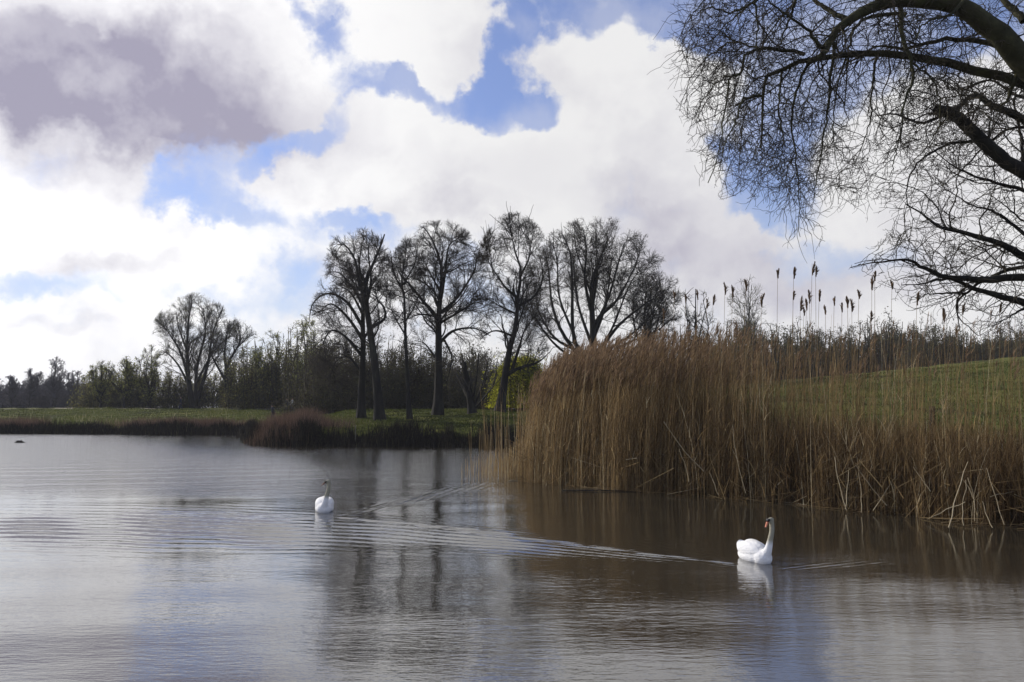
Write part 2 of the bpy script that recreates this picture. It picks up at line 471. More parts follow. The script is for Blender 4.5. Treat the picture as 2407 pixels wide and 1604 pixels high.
def build_tree(name, label, guides, levels, twig_mat, bark='bark', trunk_sides=10, env=None, buds=None, bud_mat='bud', seed=1, group=None,
               cat='tree', ground_foot=True, extra=None):
    """guides: list of (P,R); levels: list of kwargs for grow; returns the thing"""
    g = np.random.default_rng(seed)
    foot = guides[0][0][0]
    n = 14
    GP = np.stack([resample(p, n) if len(p) != n else p for p, r in guides])
    GR = np.stack([np.interp(np.linspace(0, 1, n), np.linspace(0, 1, len(r)), r) for p, r in guides])
    if ground_foot:   # flare of the root collar
        GR[0, 0] *= 1.35; GR[0, 1] *= 1.08
    root = empty(name, foot, label, cat, group)
    V, F = tubes(GP, GR, trunk_sides)
    Tr = Acc(); Tr.add(V, F)
    cr = Acc()
    P, R = GP, GR
    allP = []
    for li, kw in enumerate(levels):
        kw = dict(kw); into = kw.pop('into', 'crown'); sides = kw.pop('sides', 3); keepall = kw.pop('pool', False)
        P2, R2 = grow(P, R, kw.pop('per', 3), kw.pop('L'), env=env, g=g, **kw)
        if len(P2) == 0: break
        V, F = tubes(P2, R2, sides)
        (Tr if into == 'trunk' else cr).add(V, F)
        if keepall and P2.shape[1] == P.shape[1]:
            P = np.concatenate([P, P2]); R = np.concatenate([R, R2])
        else:
            P, R = P2, R2
    if extra is not None:
        extra(cr, P, g)
    o = link_mesh('trunk', Tr.mesh('trunk', foot), MT[bark], root)
    c = link_mesh('crown', cr.mesh('crown', foot), MT[twig_mat], root)
    if buds:
        bv, bq, bt = flecks(P, g=g, **buds)
        bu = Acc(); bu.add(bv, bq, tint=bt)
        b = link_mesh('foliage', bu.mesh('foliage', foot, smooth_=False), MT[bud_mat], c)
    return root

# ------------------------------------------------------------------ terrain
WATER_POLY = np.array([(-420, 95), (-140, 78), (-60, 74.5), (-36, 74), (-24.5, 73.5), (-22.5, 68), (-19.5, 60), (-17.5, 54), (-15, 51.2), (-10, 50.3), (-5, 49.8), (0, 49),
                       (4, 47.5), (7, 43), (6.5, 37), (6.2, 33), (7.5, 28.5), (10, 24), (12.2, 20), (13.8, 15), (15, 9), (15.5, 3), (14, -1.5),
                       (6, -2.2), (-6, -2.0), (-30, -2.5), (-420, -10)], float)

def signed_dist(x, y, poly):
    """positive on land"""
    x = x.ravel(); y = y.ravel()
    dmin = np.full(x.shape, 1e9); inside = np.zeros(x.shape, bool)
    n = len(poly)
    for i in range(n):
        ax, ay = poly[i]; bx, by = poly[(i + 1) % n]
        vx, vy = bx - ax, by - ay
        t = np.clip(((x - ax) * vx + (y - ay) * vy) / (vx * vx + vy * vy), 0, 1)
        dmin = np.minimum(dmin, np.hypot(x - ax - t * vx, y - ay - t * vy))
        c = ((ay > y) != (by > y)) & (x < (bx - ax) * (y - ay) / (by - ay + 1e-12) + ax)
        inside ^= c
    return np.where(inside, -dmin, dmin)

def sstep(a, b, x):
    t = np.clip((x - a) / (b - a), 0, 1)
    return t * t * (3 - 2 * t)

def ground_h(x, y):
    x = np.asarray(x, float); y = np.asarray(y, float); shp = x.shape
    s = signed_dist(x, y, WATER_POLY).reshape(shp)
    wob = 0.25 * np.sin(x * 0.9 + 1.3 * np.sin(y * .4)) + 0.18 * np.sin(x * 2.3 + y * 1.1) + .1 * np.sin(x * 5.1 + 2)
    s = s + wob * 0.6
    bank = np.where(x < -23.5, 0.62, 0.95)
    # left meadow climbing to the path, flat beyond
    zl = 0.62 + 1.68 * sstep(72, 108, y) ** 1.3
    # peninsula
    zp = 0.95 + 1.15 * sstep(50, 74, y)
    w = sstep(-21, -14, x)
    base = zl * (1 - w) + zp * w
    # knoll left of the trees
    base = base + 0.0 * np.exp(-((x + 17) / 9) ** 2 - ((y - 90) / 12) ** 2)
    # hill on the right
    hill = 0.10 * np.maximum(x - 1, 0) * sstep(24, 62, y) + 0.45 * sstep(24, 60, y) * sstep(2, 20, x)
    base = base + np.minimum(hill, 9) * (1 - 0.3 * sstep(60, 130, y))
    base = np.where(y < 10, 0.7 + 0.0 * x, base)
    near = 1 - sstep(-6, -1.0, y)
    base = base * (1 - near) + (0.9) * near
    lump = 0.05 * np.sin(x * 1.7 + y * .8) + 0.04 * np.sin(x * .6 - y * 1.9) + .06 * np.sin(.23 * x + .31 * y)
    z = np.where(s > 0, sstep(0, 0.9, s) * base + lump * sstep(0, 2, s), np.maximum(-1.2, s * 1.1))
    z = z - 0.02
    return z

gx = np.concatenate([[-900, -600, -400, -250, -180, -130, -100], np.arange(-80, 48, .5), [50, 55, 60, 70, 85, 100, 130, 180, 260, 400, 600, 900]])
gy = np.concatenate([[-200, -100, -40, -20, -10], np.arange(-5, 30, .6), np.arange(30, 82, .4), np.arange(82, 130, .8), [132, 136, 142, 150, 165, 190, 230, 300, 420, 600, 900]])
GX, GY = np.meshgrid(gx, gy)
GZ = ground_h(GX, GY)
V = np.stack([GX, GY, GZ], -1).reshape(-1, 3)
nx, ny = len(gx), len(gy)
ii = (np.arange(ny - 1) * nx)[:, None] + np.arange(nx - 1)[None]
Q = np.stack([ii, ii + 1, ii + 1 + nx, ii + nx], -1).reshape(-1, 4)
ground = link_mesh('ground', np_mesh('ground', V, Q), MT['ground'])
tag(ground, 'rough spring grass on the banks and hill around the pond', kind='structure')

def gz(x, y):
    return float(ground_h(np.array([x]), np.array([y]))[0])

# path along the crest
def ribbon(name, pts, w, m, label):
    pts = resample(np.array([(x, y, 0) for x, y in pts], float), 60)
    T = unit(np.gradient(pts, axis=0)); S = np.stack([-T[:, 1], T[:, 0], 0 * T[:, 0]], -1)
    rows = []
    for k in np.linspace(-.5, .5, 5):
        p = pts + S * w * k
        p[:, 2] = ground_h(p[:, 0], p[:, 1]) + 0.035
        rows.append(p)
    V = np.stack(rows, 1); n = len(pts)
    i = (np.arange(n - 1) * 5)[:, None] + np.arange(4)[None]
    Q = np.stack([i, i + 1, i + 6, i + 5], -1).reshape(-1, 4)
    o = link_mesh(name, np_mesh(name, V, Q), m)
    tag(o, label, kind='structure')
    return o
ribbon('path', [(-90, 106.5), (-60, 106), (-40, 106), (-25, 104), (-12, 104), (5, 108)], 1.6, MT['path'], 'pale footpath along the top of the far meadow')

# ------------------------------------------------------------------ water
def water_height(x, y):
    h = np.zeros_like(x)
    # long band of wake crests trailing off to the left of the near swan
    cl = np.array([(3.3, 12.0), (0.35, 13.9), (-2.65, 15.2), (-6.7, 16.2), (-11, 16.6), (-17, 16.6)])
    best = np.full(x.shape, 1e9); along = np.zeros_like(x); across = np.zeros_like(x); acc = 0.0
    for i in range(len(cl) - 1):
        a, b = cl[i], cl[i + 1]; v = b - a; L = np.hypot(*v); u = v / L
        px_, py_ = x - a[0], y - a[1]
        t = np.clip((px_ * u[0] + py_ * u[1]) / L, 0, 1)
        dx, dy = px_ - t * v[0], py_ - t * v[1]
        d = np.hypot(dx, dy); s = np.sign(u[0] * py_ - u[1] * px_)
        m = d < best
        best = np.where(m, d, best); across = np.where(m, d * s, across); along = np.where(m, acc + t * L, along)
        acc += L
    wid = 0.12 + 0.24 * along
    wid = np.minimum(wid, 2.7)
    lam = np.interp(along, [0, 3, 8, 14, 20], [0.14, 0.24, 0.42, 0.50, 0.60])
    mod = 0.62 + 0.38 * np.sin(along * 1.9 + across * 1.7) * np.sin(along * .7 - 1)
    amp = np.interp(along, [0, 1, 5, 10, 15, 20], [0.002, 0.007, 0.017, 0.023, 0.017, 0.0])
    ph = 2 * PI * (across / lam) + 0.9 * np.sin(along * 1.1) + 0.35 * np.sin(along * 3.3 + across * 2)
    env = np.exp(-(across / wid) ** 2 * 1.4)
    h += amp * env * mod * np.sin(ph)
    # the sharp outer streak of that wake and the two arms of the far swan's wake
    def arm(p, q, w0, w1, a0, lam_, fade):
        p = np.array(p); q = np.array(q); v = q - p; L = np.hypot(*v); u = v / L
        s_ = (x - p[0]) * u[0] + (y - p[1]) * u[1]
        c_ = -(x - p[0]) * u[1] + (y - p[1]) * u[0]
        w = w0 + (w1 - w0) * np.clip(s_ / L, 0, 1)
        e = np.exp(-(c_ / w) ** 2) * sstep(-0.1, .25, s_) * (1 - sstep(L * fade, L, s_))
        return a0 * e * np.sin(2 * PI * (c_ * 1.0 - s_ * 0.18) / lam_) * (0.75 + 0.25 * np.sin(s_ * 9 + c_ * 14))
    h += arm((3.35, 12.15), (-3.2, 17.3), .08, .30, .011, .16, .65)
    h += arm((3.9, 11.9), (6.2, 12.6), .10, .35, .004, .16, .3)
    h += arm((3.2, 12.3), (2.0, 15.5), .25, .6, .0028, .2, .3)
    h += arm((-3.7, 17.7), (0.2, 27.5), .12, .8, .013, .26, .5)
    h += arm((-3.7, 17.4), (1.3, 14.2), .12, .45, .014, .22, .5)
    h += arm((-4.1, 17.3), (-9, 18.6), .15, .8, .009, .33, .5)
    # slow swell
    h += 0.004 * np.sin(1.1 * x + 2.3 * y + 1.5 * np.sin(.35 * x)) * sstep(18, 8, y) + 0.003 * np.sin(.8 * x - 3.1 * y + .6 * np.sin(.5 * x + .4 * y))
    return h

tb = np.concatenate([[-40, -15, -7, -4, -2.5, -1.6, -1.1], np.linspace(-.78, .70, 860), [.9, 1.2, 1.8, 3]])
ys = [-3.5, -1.5, 0.3, 1.5, 2.5, 3.2, 3.8, 4.4]
yy = 5.0
while yy < 98:
    ys.append(yy)
    yy += (0.030 if yy < 19 else 0.030 + .006 * (yy - 19)) if yy < 32 else 0.5
ys = np.array(ys)
TB, YS = np.meshgrid(tb, ys)
XS = TB * np.maximum(YS, 4.5)
fadein = sstep(4.5, 5.5, YS)
WZ = water_height(XS, YS) * fadein * (np.abs(TB) < .8)
V = np.stack([XS, YS, WZ], -1).reshape(-1, 3)
nx, ny = len(tb), len(ys)
ii = (np.arange(ny - 1) * nx)[:, None] + np.arange(nx - 1)[None]
Q = np.stack([ii, ii + 1, ii + 1 + nx, ii + nx], -1).reshape(-1, 4)

def water_mat(t, p, out):
    t.nodes.remove(p)
    c = t.nodes.new('ShaderNodeTexCoord').outputs['Object']
    sp = t.nodes.new('ShaderNodeSeparateXYZ'); t.links.new(c, sp.inputs[0])
    X, Y, Z = sp.outputs
    # wind-ruffled open water beyond, calmer water near and in the lee of the reeds
    patch = N(t, 'ShaderNodeTexNoise', Vector=N(t, 'ShaderNodeVectorMath', operation='MULTIPLY', i0=c, i1=(.10, .22, 1)).outputs[0], Scale=1.0, Detail=3.0)
    lee = smooth(t, M(t, 'ADD', M(t, 'MULTIPLY', X, 0.75), M(t, 'MULTIPLY', Y, 0.55)), 15.0, 7.5)     # 0 by the reeds, 1 out in the open
    far = smooth(t, M(t, 'ADD', Y, M(t, 'MULTIPLY', M(t, 'SUBTRACT', patch.outputs[0], 0.5), 16.0)), 17.0, 33.0)
    farl = M(t, 'MAXIMUM', far, 0.0)
    mid = M(t, 'ADD', M(t, 'MULTIPLY', patch.outputs[0], 0.9), 0.35)
    v1 = N(t, 'ShaderNodeVectorMath', operation='MULTIPLY', i0=c, i1=(0.45, 1.5, 1)).outputs[0]
    n1 = N(t, 'ShaderNodeTexNoise', Vector=v1, Scale=3.2, Detail=4.0, Roughness=0.55)
    n2 = N(t, 'ShaderNodeTexNoise', Vector=v1, Scale=13.0, Detail=3.0, Roughness=0.5)
    n3 = N(t, 'ShaderNodeTexNoise', Vector=c, Scale=34.0, Detail=2.0)
    s_near = M(t, 'ADD', M(t, 'MULTIPLY', lee, 0.68), 0.32)
    a1 = M(t, 'MULTIPLY', M(t, 'ADD', M(t, 'MULTIPLY', mid, 0.0066), M(t, 'MULTIPLY', farl, 0.050)), s_near)
    a2 = M(t, 'MULTIPLY', M(t, 'ADD', M(t, 'MULTIPLY', mid, 0.0034), M(t, 'MULTIPLY', farl, 0.020)), s_near)
    hgt = M(t, 'MULTIPLY_ADD', n1.outputs[0], a1, M(t, 'MULTIPLY', n2.outputs[0], a2))
    hgt = M(t, 'ADD', hgt, M(t, 'MULTIPLY', n3.outputs[0], 0.0005))
    bm = N(t, 'ShaderNodeBump', Strength=1.0, Distance=1.0, Height=hgt)
    fr = N(t, 'ShaderNodeFresnel', IOR=1.62)
    gl = N(t, 'ShaderNodeBsdfGlossy', Color=(1, 1, 1, 1), Roughness=0.03, Normal=bm.outputs[0])
    df = N(t, 'ShaderNodeBsdfDiffuse', Color=(.028, .024, .017, 1), Normal=bm.outputs[0])
    fac = M(t, 'MINIMUM', M(t, 'POWER', fr.outputs[0], 0.74), 1.0)
    mx = N(t, 'ShaderNodeMixShader', i0=fac, i1=df.outputs[0], i2=gl.outputs[0])
    t.links.new(mx.outputs[0], out.inputs[0])
MT['water'] = mat('pond_water', water_mat)
water = link_mesh('water', np_mesh('water', V, Q), MT['water'])
tag(water, 'rippled pond water with swan wakes', kind='structure')

# ------------------------------------------------------------------ far trees
def G(pts, Y, r0, r1, **k):
    return guide(pts, Y, r0, r1, **k)

LV_OLD = [dict(seglen=1.35, L=3.6, fall=.3, ang=(.45, 1.05), t0=.30, n=14, jit=.14, trop=(0, 0, .03), rr=.42, rmin=.032, rmax=.085, into='trunk', sides=5, pool=True),
          dict(seglen=1.2, L=2.0, ang=(.4, 1.0), t0=.12, n=6, jit=.20, trop=(0, 0, .02), rr=.5, rmin=.019, rmax=.04, sides=4),
          dict(per=8.5, L=1.2, ang=(.4, .9), t0=.15, n=5, jit=.22, trop=(0, 0, .02), rr=.6, rmin=.0115, rmax=.02),
          dict(per=6.5, L=.65, ang=(.4, .9), t0=.15, n=3, jit=.2, rr=.7, rmin=.0085)]
def env_px(x0, x1, y0, y1, Y, depth=None, grow_=1.0):
    a = at(x0, (y0 + y1) / 2, Y); b = at(x1, (y0 + y1) / 2, Y); t = at((x0 + x1) / 2, y0, Y); u = at((x0 + x1) / 2, y1, Y)
    c = np.array([(a[0] + b[0]) / 2, Y, (t[2] + u[2]) / 2])
    rx = (b[0] - a[0]) / 2 * grow_; rz = (t[2] - u[2]) / 2 * grow_
    return c, np.array([rx, depth or rx, rz])

def plant(pts, Y):
    """drop the first guide point a little under the ground"""
    x = at(pts[0][0], pts[0][1], Y)
    return pts

Y1 = 61
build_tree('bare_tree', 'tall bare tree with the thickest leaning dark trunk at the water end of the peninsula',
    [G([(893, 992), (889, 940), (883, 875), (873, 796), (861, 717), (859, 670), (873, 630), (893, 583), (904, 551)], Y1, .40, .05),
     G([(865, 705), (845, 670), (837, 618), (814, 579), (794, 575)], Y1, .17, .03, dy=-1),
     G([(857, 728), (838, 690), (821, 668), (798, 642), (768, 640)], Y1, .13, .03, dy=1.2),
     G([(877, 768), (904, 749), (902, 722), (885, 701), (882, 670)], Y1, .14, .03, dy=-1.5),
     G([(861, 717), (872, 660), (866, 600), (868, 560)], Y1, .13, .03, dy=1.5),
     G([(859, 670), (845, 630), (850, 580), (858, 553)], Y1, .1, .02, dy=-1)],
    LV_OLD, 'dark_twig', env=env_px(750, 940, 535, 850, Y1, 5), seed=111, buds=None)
build_tree('bare_tree', 'dark tree with low arching left limbs, just left of the thickest leaning trunk',
    [G([(849, 986), (850, 920), (853, 836), (853, 757), (852, 690), (846, 640), (842, 600)], Y1 + 3, .34, .05),
     G([(853, 800), (820, 750), (780, 715), (748, 735)], Y1 + 3, .16, .03, dy=-1),
     G([(853, 770), (815, 710), (770, 690), (735, 715), (726, 760)], Y1 + 3, .15, .03, dy=1.5),
     G([(853, 840), (810, 790), (775, 780), (750, 830)], Y1 + 3, .14, .03, dy=-2),
     G([(853, 740), (825, 690), (790, 668)], Y1 + 3, .12, .03, dy=2),
     G([(853, 800), (880, 760), (905, 740)], Y1 + 3, .12, .03, dy=-1),
     G([(852, 880), (820, 840), (790, 850), (775, 890)], Y1 + 3, .1, .02, dy=1)],
    [dict(LV_OLD[0], seglen=1.3, L=2.4, trop=(0, 0, -.03))] + [dict(k) for k in LV_OLD[1:]], 'dark_twig', env=env_px(725, 925, 610, 960, Y1 + 3, 5), seed=12)
build_tree('bare_tree', 'slim straight bare tree standing between the two stout trunks of the peninsula',
    [G([(963, 985), (960, 940), (958, 895), (954, 816), (952, 757), (950, 697), (944, 658), (952, 610), (956, 571)], Y1 + 1, .20, .03),
     G([(952, 757), (975, 720), (985, 690)], Y1 + 1, .07, .02, dy=1),
     G([(954, 790), (925, 740), (912, 700)], Y1 + 1, .07, .02, dy=-1),
     G([(950, 690), (925, 640), (918, 590)], Y1 + 1, .09, .02, dy=1),
     G([(948, 670), (975, 620), (982, 575)], Y1 + 1, .08, .02, dy=-1.2)],
    [dict(LV_OLD[0], seglen=.9, L=1.9)] + LV_OLD[1:], 'dark_twig', env=env_px(905, 1010, 560, 850, Y1 + 1, 3), seed=13)
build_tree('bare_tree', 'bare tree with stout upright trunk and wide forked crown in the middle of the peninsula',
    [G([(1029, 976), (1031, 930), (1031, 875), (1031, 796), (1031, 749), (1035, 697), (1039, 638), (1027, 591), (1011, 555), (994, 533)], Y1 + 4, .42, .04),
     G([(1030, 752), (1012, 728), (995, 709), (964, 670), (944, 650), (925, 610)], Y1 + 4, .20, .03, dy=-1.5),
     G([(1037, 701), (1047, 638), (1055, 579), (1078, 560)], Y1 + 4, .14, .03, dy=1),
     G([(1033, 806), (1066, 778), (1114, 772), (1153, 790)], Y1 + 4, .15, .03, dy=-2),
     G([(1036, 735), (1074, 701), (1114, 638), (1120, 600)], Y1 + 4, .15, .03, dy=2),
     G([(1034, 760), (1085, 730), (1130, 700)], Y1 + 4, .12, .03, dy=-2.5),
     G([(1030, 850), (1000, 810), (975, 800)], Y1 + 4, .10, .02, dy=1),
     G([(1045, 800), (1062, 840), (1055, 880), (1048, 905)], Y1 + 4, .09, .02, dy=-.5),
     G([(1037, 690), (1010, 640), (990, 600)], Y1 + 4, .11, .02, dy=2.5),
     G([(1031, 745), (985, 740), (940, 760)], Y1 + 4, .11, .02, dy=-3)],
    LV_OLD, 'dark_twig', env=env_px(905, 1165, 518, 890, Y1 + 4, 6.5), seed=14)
build_tree('bare_tree', 'bare tree with a spiky top, its low limb reaching right over the yellow willow',
    [G([(1175, 968), (1181, 930), (1189, 875), (1199, 816), (1213, 765), (1217, 697), (1225, 638), (1207, 579), (1195, 502)], Y1 + 2, .40, .03),
     G([(1187, 885), (1217, 867), (1264, 852), (1292, 828)], Y1 + 2, .18, .03, dy=-2),
     G([(1203, 870), (1221, 816), (1232, 780), (1262, 735)], Y1 + 2, .15, .03, dy=1.5),
     G([(1216, 700), (1190, 678), (1173, 654), (1150, 618), (1140, 570)], Y1 + 2, .12, .02, dy=-1),
     G([(1205, 790), (1170, 778), (1146, 784), (1128, 800)], Y1 + 2, .10, .02, dy=-2),
     G([(1217, 720), (1252, 700), (1275, 660), (1270, 600)], Y1 + 2, .13, .03, dy=1.5),
     G([(1223, 650), (1245, 600), (1240, 545)], Y1 + 2, .10, .02, dy=-1),
     G([(1217, 740), (1175, 720), (1145, 700)], Y1 + 2, .10, .02, dy=2.5)],
    [dict(LV_OLD[0], trop=(0, 0, .08))] + LV_OLD[1:], 'dark_twig', env=env_px(1105, 1315, 500, 920, Y1 + 2, 6), seed=15,
    buds=dict(size=.035, count_per=.35, spread=.05), bud_mat='bud_brown')
Y5 = 76
build_tree('bare_tree', 'broad round-crowned bare tree with many upright stems rising behind the reeds',
    [G([(1393, 935), (1395, 812), (1391, 717), (1393, 658), (1410, 610), (1430, 560)], Y5, .42, .05),
     G([(1394, 860), (1350, 800), (1345, 678), (1341, 599), (1321, 548)], Y5, .26, .04, dy=-2),
     G([(1394, 830), (1400, 757), (1448, 709), (1487, 638), (1505, 590)], Y5, .24, .04, dy=2),
     G([(1394, 880), (1325, 788), (1298, 717), (1290, 638), (1280, 590)], Y5, .22, .04, dy=2),
     G([(1394, 850), (1450, 770), (1510, 720), (1555, 690)], Y5, .20, .04, dy=-2),
     G([(1391, 740), (1375, 660), (1378, 590), (1370, 535)], Y5, .18, .04, dy=-3),
     G([(1393, 780), (1430, 700), (1450, 630), (1468, 570)], Y5, .18, .04, dy=-4),
     G([(1394, 840), (1310, 800), (1270, 740), (1260, 700)], Y5, .16, .04, dy=-3),
     G([(1393, 720), (1405, 640), (1400, 570), (1402, 530)], Y5, .15, .03, dy=4),
     G([(1394, 820), (1360, 720), (1350, 640), (1345, 570)], Y5, .17, .03, dy=3),
     G([(1394, 800), (1420, 730), (1432, 660), (1440, 590)], Y5, .17, .03, dy=3),
     G([(1394, 840), (1480, 790), (1530, 740), (1560, 700)], Y5, .15, .03, dy=1),
     G([(1350, 790), (1315, 700), (1310, 620), (1300, 570)], Y5, .14, .03, dy=-1),
     G([(1394, 850), (1440, 770), (1475, 680), (1500, 640)], Y5, .15, .03, dy=-3),
     G([(1394, 870), (1310, 815), (1258, 745), (1238, 665)], Y5, .17, .03, dy=1),
     G([(1394, 860), (1470, 810), (1540, 780), (1585, 745)], Y5, .15, .03, dy=-1),
     G([(1392, 700), (1372, 640), (1355, 590), (1350, 545)], Y5, .12, .03, dy=-1)],
    [dict(LV_OLD[0], seglen=1.1, L=3.6, trop=(0, 0, .07)), dict(LV_OLD[1], seglen=1.2, L=2.3), dict(LV_OLD[2], per=6.5), dict(LV_OLD[3], per=4.5)],
    'dark_twig', env=env_px(1215, 1600, 508, 940, Y5, 8), seed=16, buds=dict(size=.05, count_per=.35, spread=.05), bud_mat='bud_brown')
build_tree('bare_tree', 'lower bare tree rounding off the right flank of the broad round-crowned tree',
    [G([(1520, 935), (1518, 820), (1515, 740), (1520, 680)], Y5 + 3, .25, .04),
     G([(1519, 860), (1545, 760), (1560, 700)], Y5 + 3, .14, .03, dy=2),
     G([(1519, 850), (1490, 760), (1490, 690)], Y5 + 3, .14, .03, dy=-2),
     G([(1518, 820), (1535, 740), (1545, 670)], Y5 + 3, .12, .03, dy=-2)],
    [dict(LV_OLD[0], seglen=1.6, L=2.8), dict(LV_OLD[1], seglen=1.6), dict(LV_OLD[2], per=7), dict(LV_OLD[3], per=4.5)],
    'dark_twig', env=env_px(1445, 1600, 615, 940, Y5 + 3, 4.5), seed=17, buds=dict(size=.05, count_per=.5, spread=.05), bud_mat='bud_brown')
build_tree('broken_tree', 'leaning broken-topped trunk among the thicket right of the forked tree',
    [G([(1110, 972), (1104, 930), (1097, 890), (1089, 852)], Y1 + 4, .34, .22),
     G([(1112, 960), (1135, 900), (1150, 840)], Y1 + 4, .10, .03),
     G([(1112, 965), (1160, 905), (1168, 850)], Y1 + 4, .09, .03, dy=1),
     G([(1108, 960), (1120, 890), (1125, 830)], Y1 + 4, .09, .03, dy=-1)],
    [dict(seglen=1.6, L=2.2, ang=(.2, .6), t0=.2, n=6, jit=.12, trop=(0, 0, .15), rr=.5, rmin=.02, sides=4),
     dict(per=5, L=1.0, ang=(.2, .7), t0=.2, n=4, jit=.15, trop=(0, 0, .1), rr=.6, rmin=.012), dict(per=3, L=.5, n=3, rr=.7, rmin=.01)],
    'grey_twig', env=env_px(1060, 1180, 820, 985, Y1 + 4, 3), seed=18)

# left pair
LV_FAN = [dict(seglen=1.4, L=3.8, ang=(.3, .75), t0=.2, n=14, jit=.10, trop=(0, 0, .06), rr=.42, rmin=.045, rmax=.10, into='trunk', sides=4, pool=True),
          dict(seglen=1.0, L=2.8, ang=(.3, .8), t0=.15, n=6, jit=.15, trop=(0, 0, .05), rr=.5, rmin=.028, rmax=.05, sides=3),
          dict(per=6, L=1.8, ang=(.3, .8), t0=.15, n=4, jit=.2, rr=.6, rmin=.019, rmax=.03),
          dict(per=4.2, L=1.0, ang=(.3, .8), t0=.2, n=3, jit=.2, rr=.7, rmin=.011)]
YL = 118
build_tree('bare_tree', 'tall fan-shaped bare tree with several stems, the taller of the far pair behind the meadow',
    [G([(455, 966), (444, 900), (440, 828), (443, 754), (452, 712)], YL, .45, .06),
     G([(458, 950), (464, 858), (482, 784), (478, 724)], YL, .3, .06, dy=2),
     G([(460, 955), (488, 858), (500, 784), (524, 724)], YL, .3, .06, dy=-2),
     G([(446, 900), (425, 830), (398, 785), (385, 770)], YL, .22, .05, dy=-3),
     G([(450, 920), (420, 860), (392, 830), (380, 835)], YL, .2, .05, dy=3),
     G([(462, 900), (500, 830), (540, 790)], YL, .2, .05, dy=3),
     G([(441, 830), (420, 770), (415, 735)], YL, .16, .04, dy=3)],
    LV_FAN, 'grey_twig', env=env_px(362, 560, 688, 950, YL, 8), seed=21, buds=dict(size=.06, count_per=.35, spread=.08))
build_tree('bare_tree', 'smaller dark-stemmed tree leaning over beside the tall fan-shaped far tree',
    [G([(538, 966), (534, 910), (532, 873), (550, 828), (583, 793)], YL - 4, .42, .05),
     G([(533, 880), (528, 830), (535, 780), (540, 755)], YL - 4, .22, .05, dy=1),
     G([(534, 900), (510, 860), (495, 830), (488, 800)], YL - 4, .2, .05, dy=-2),
     G([(548, 950), (575, 900), (600, 860), (612, 840)], YL - 4, .2, .05, dy=-1),
     G([(545, 840), (565, 800), (560, 765)], YL - 4, .15, .04, dy=2)],
    LV_FAN, 'dark_twig', env=env_px(485, 615, 745, 950, YL - 4, 5), seed=22, buds=dict(size=.06, count_per=.45, spread=.08))

def auto_tree(name, label, px, base_py, top_py, width_px, Y, seed, twig='grey_twig', buds=None, bud_mat='bud', stems=4, group=None, dens=1.0,
              r=.3, crown_low=.75, up=.06, thick=1.0, cat='tree'):
    g = np.random.default_rng(seed)
    foot = at(px, base_py, Y)
    foot[2] = gz(foot[0], foot[1]) - .15
    top = at(px, top_py, Y)[2]
    H = top - foot[2]
    W = width_px / F_PX * Y / 2
    gs = []
    for k in range(stems):
        a = g.uniform(0, 2 * PI); sp = W * g.uniform(.15, .75) * (0 if k == 0 else 1)
        tipz = foot[2] + H * (g.uniform(.7, .95) if k else .97)
        tip = foot + np.array([math.cos(a) * sp, math.sin(a) * sp, tipz - foot[2]])
        st = foot + np.array([0, 0, H * (g.uniform(.05, .3) if k else 0)])
        mid = st * .5 + tip * .5 + np.array([math.cos(a), math.sin(a), 0]) * sp * .15 + g.normal(size=3) * .04 * H
        P = resample([st, st * .75 + mid * .25 + g.normal(size=3) * .012 * H, mid, tip], 14)
        gs.append((P, np.linspace(1, .15, 14) * (r if k == 0 else r * .6)))
    cz = foot[2] + H * (1 - crown_low / 2)
    env = (np.array([foot[0], foot[1], cz]), np.array([W, W, H * crown_low / 2 * 1.03]))
    sc = H / 12
    tm = Y / 100 * thick
    lv = [dict(seglen=.9 * dens / sc, L=2.8 * sc, ang=(.4, .95), t0=.2, n=14, jit=.14, trop=(0, 0, up), rr=.5, rmin=.045 * tm, into='trunk', sides=4, pool=True),
          dict(seglen=.9 * dens / sc, L=2.0 * sc, ang=(.4, .9), t0=.2, n=6, jit=.18, trop=(0, 0, up), rr=.6, rmin=.030 * tm, sides=3),
          dict(per=5.0, L=1.2 * sc, ang=(.4, .9), t0=.2, n=4, jit=.2, rr=.6, rmin=.020 * tm),
          dict(per=3.0, L=.65 * sc, ang=(.4, .9), t0=.2, n=3, jit=.2, rr=.7, rmin=.015 * tm)]
    return build_tree(name, label, gs, lv, twig, env=env, seed=seed, buds=buds, bud_mat=bud_mat, group=group, trunk_sides=6, cat=cat)

B1 = dict(size=.075, count_per=3.0, spread=.15)
B2 = dict(size=.07, count_per=1.8, spread=.12)
auto_tree('budding_tree', 'low olive-green budding tree, leftmost of the greenish ones beyond the meadow', 235, 960, 848, 90, 116, 31, 'grey_twig', B2, stems=6, r=.22, crown_low=.9)
auto_tree('budding_tree', 'bushy budding tree with crossing dark stems left of the thin twin-stemmed one', 292, 960, 836, 110, 112, 32, 'dark_twig', B2, stems=6, r=.22, crown_low=.9)
auto_tree('budding_tree', 'thin twin-stemmed budding tree close left of the tall fan-shaped tree', 350, 960, 812, 95, 110, 33, 'dark_twig', B2, stems=5, r=.2, crown_low=.88)
auto_tree('budding_tree', 'green-tinged leafy tree just right of the leaning dark-stemmed tree', 635, 962, 778, 110, 108, 34, 'grey_twig', B1, stems=5, r=.22, crown_low=.92, dens=1.2)
auto_tree('budding_tree', 'tallest rounded green-tinged tree between the far pair and the dark bare trees', 705, 962, 745, 135, 104, 35, 'grey_twig', B1, stems=6, r=.25, crown_low=.92, dens=1.2)
auto_tree('budding_tree', 'olive budding tree half hidden behind the low arching limbs of the dark tree', 765, 964, 800, 110, 98, 36, 'dark_twig', B2, stems=5, r=.2, crown_low=.92, bud_mat='bud_brown', dens=1.2)
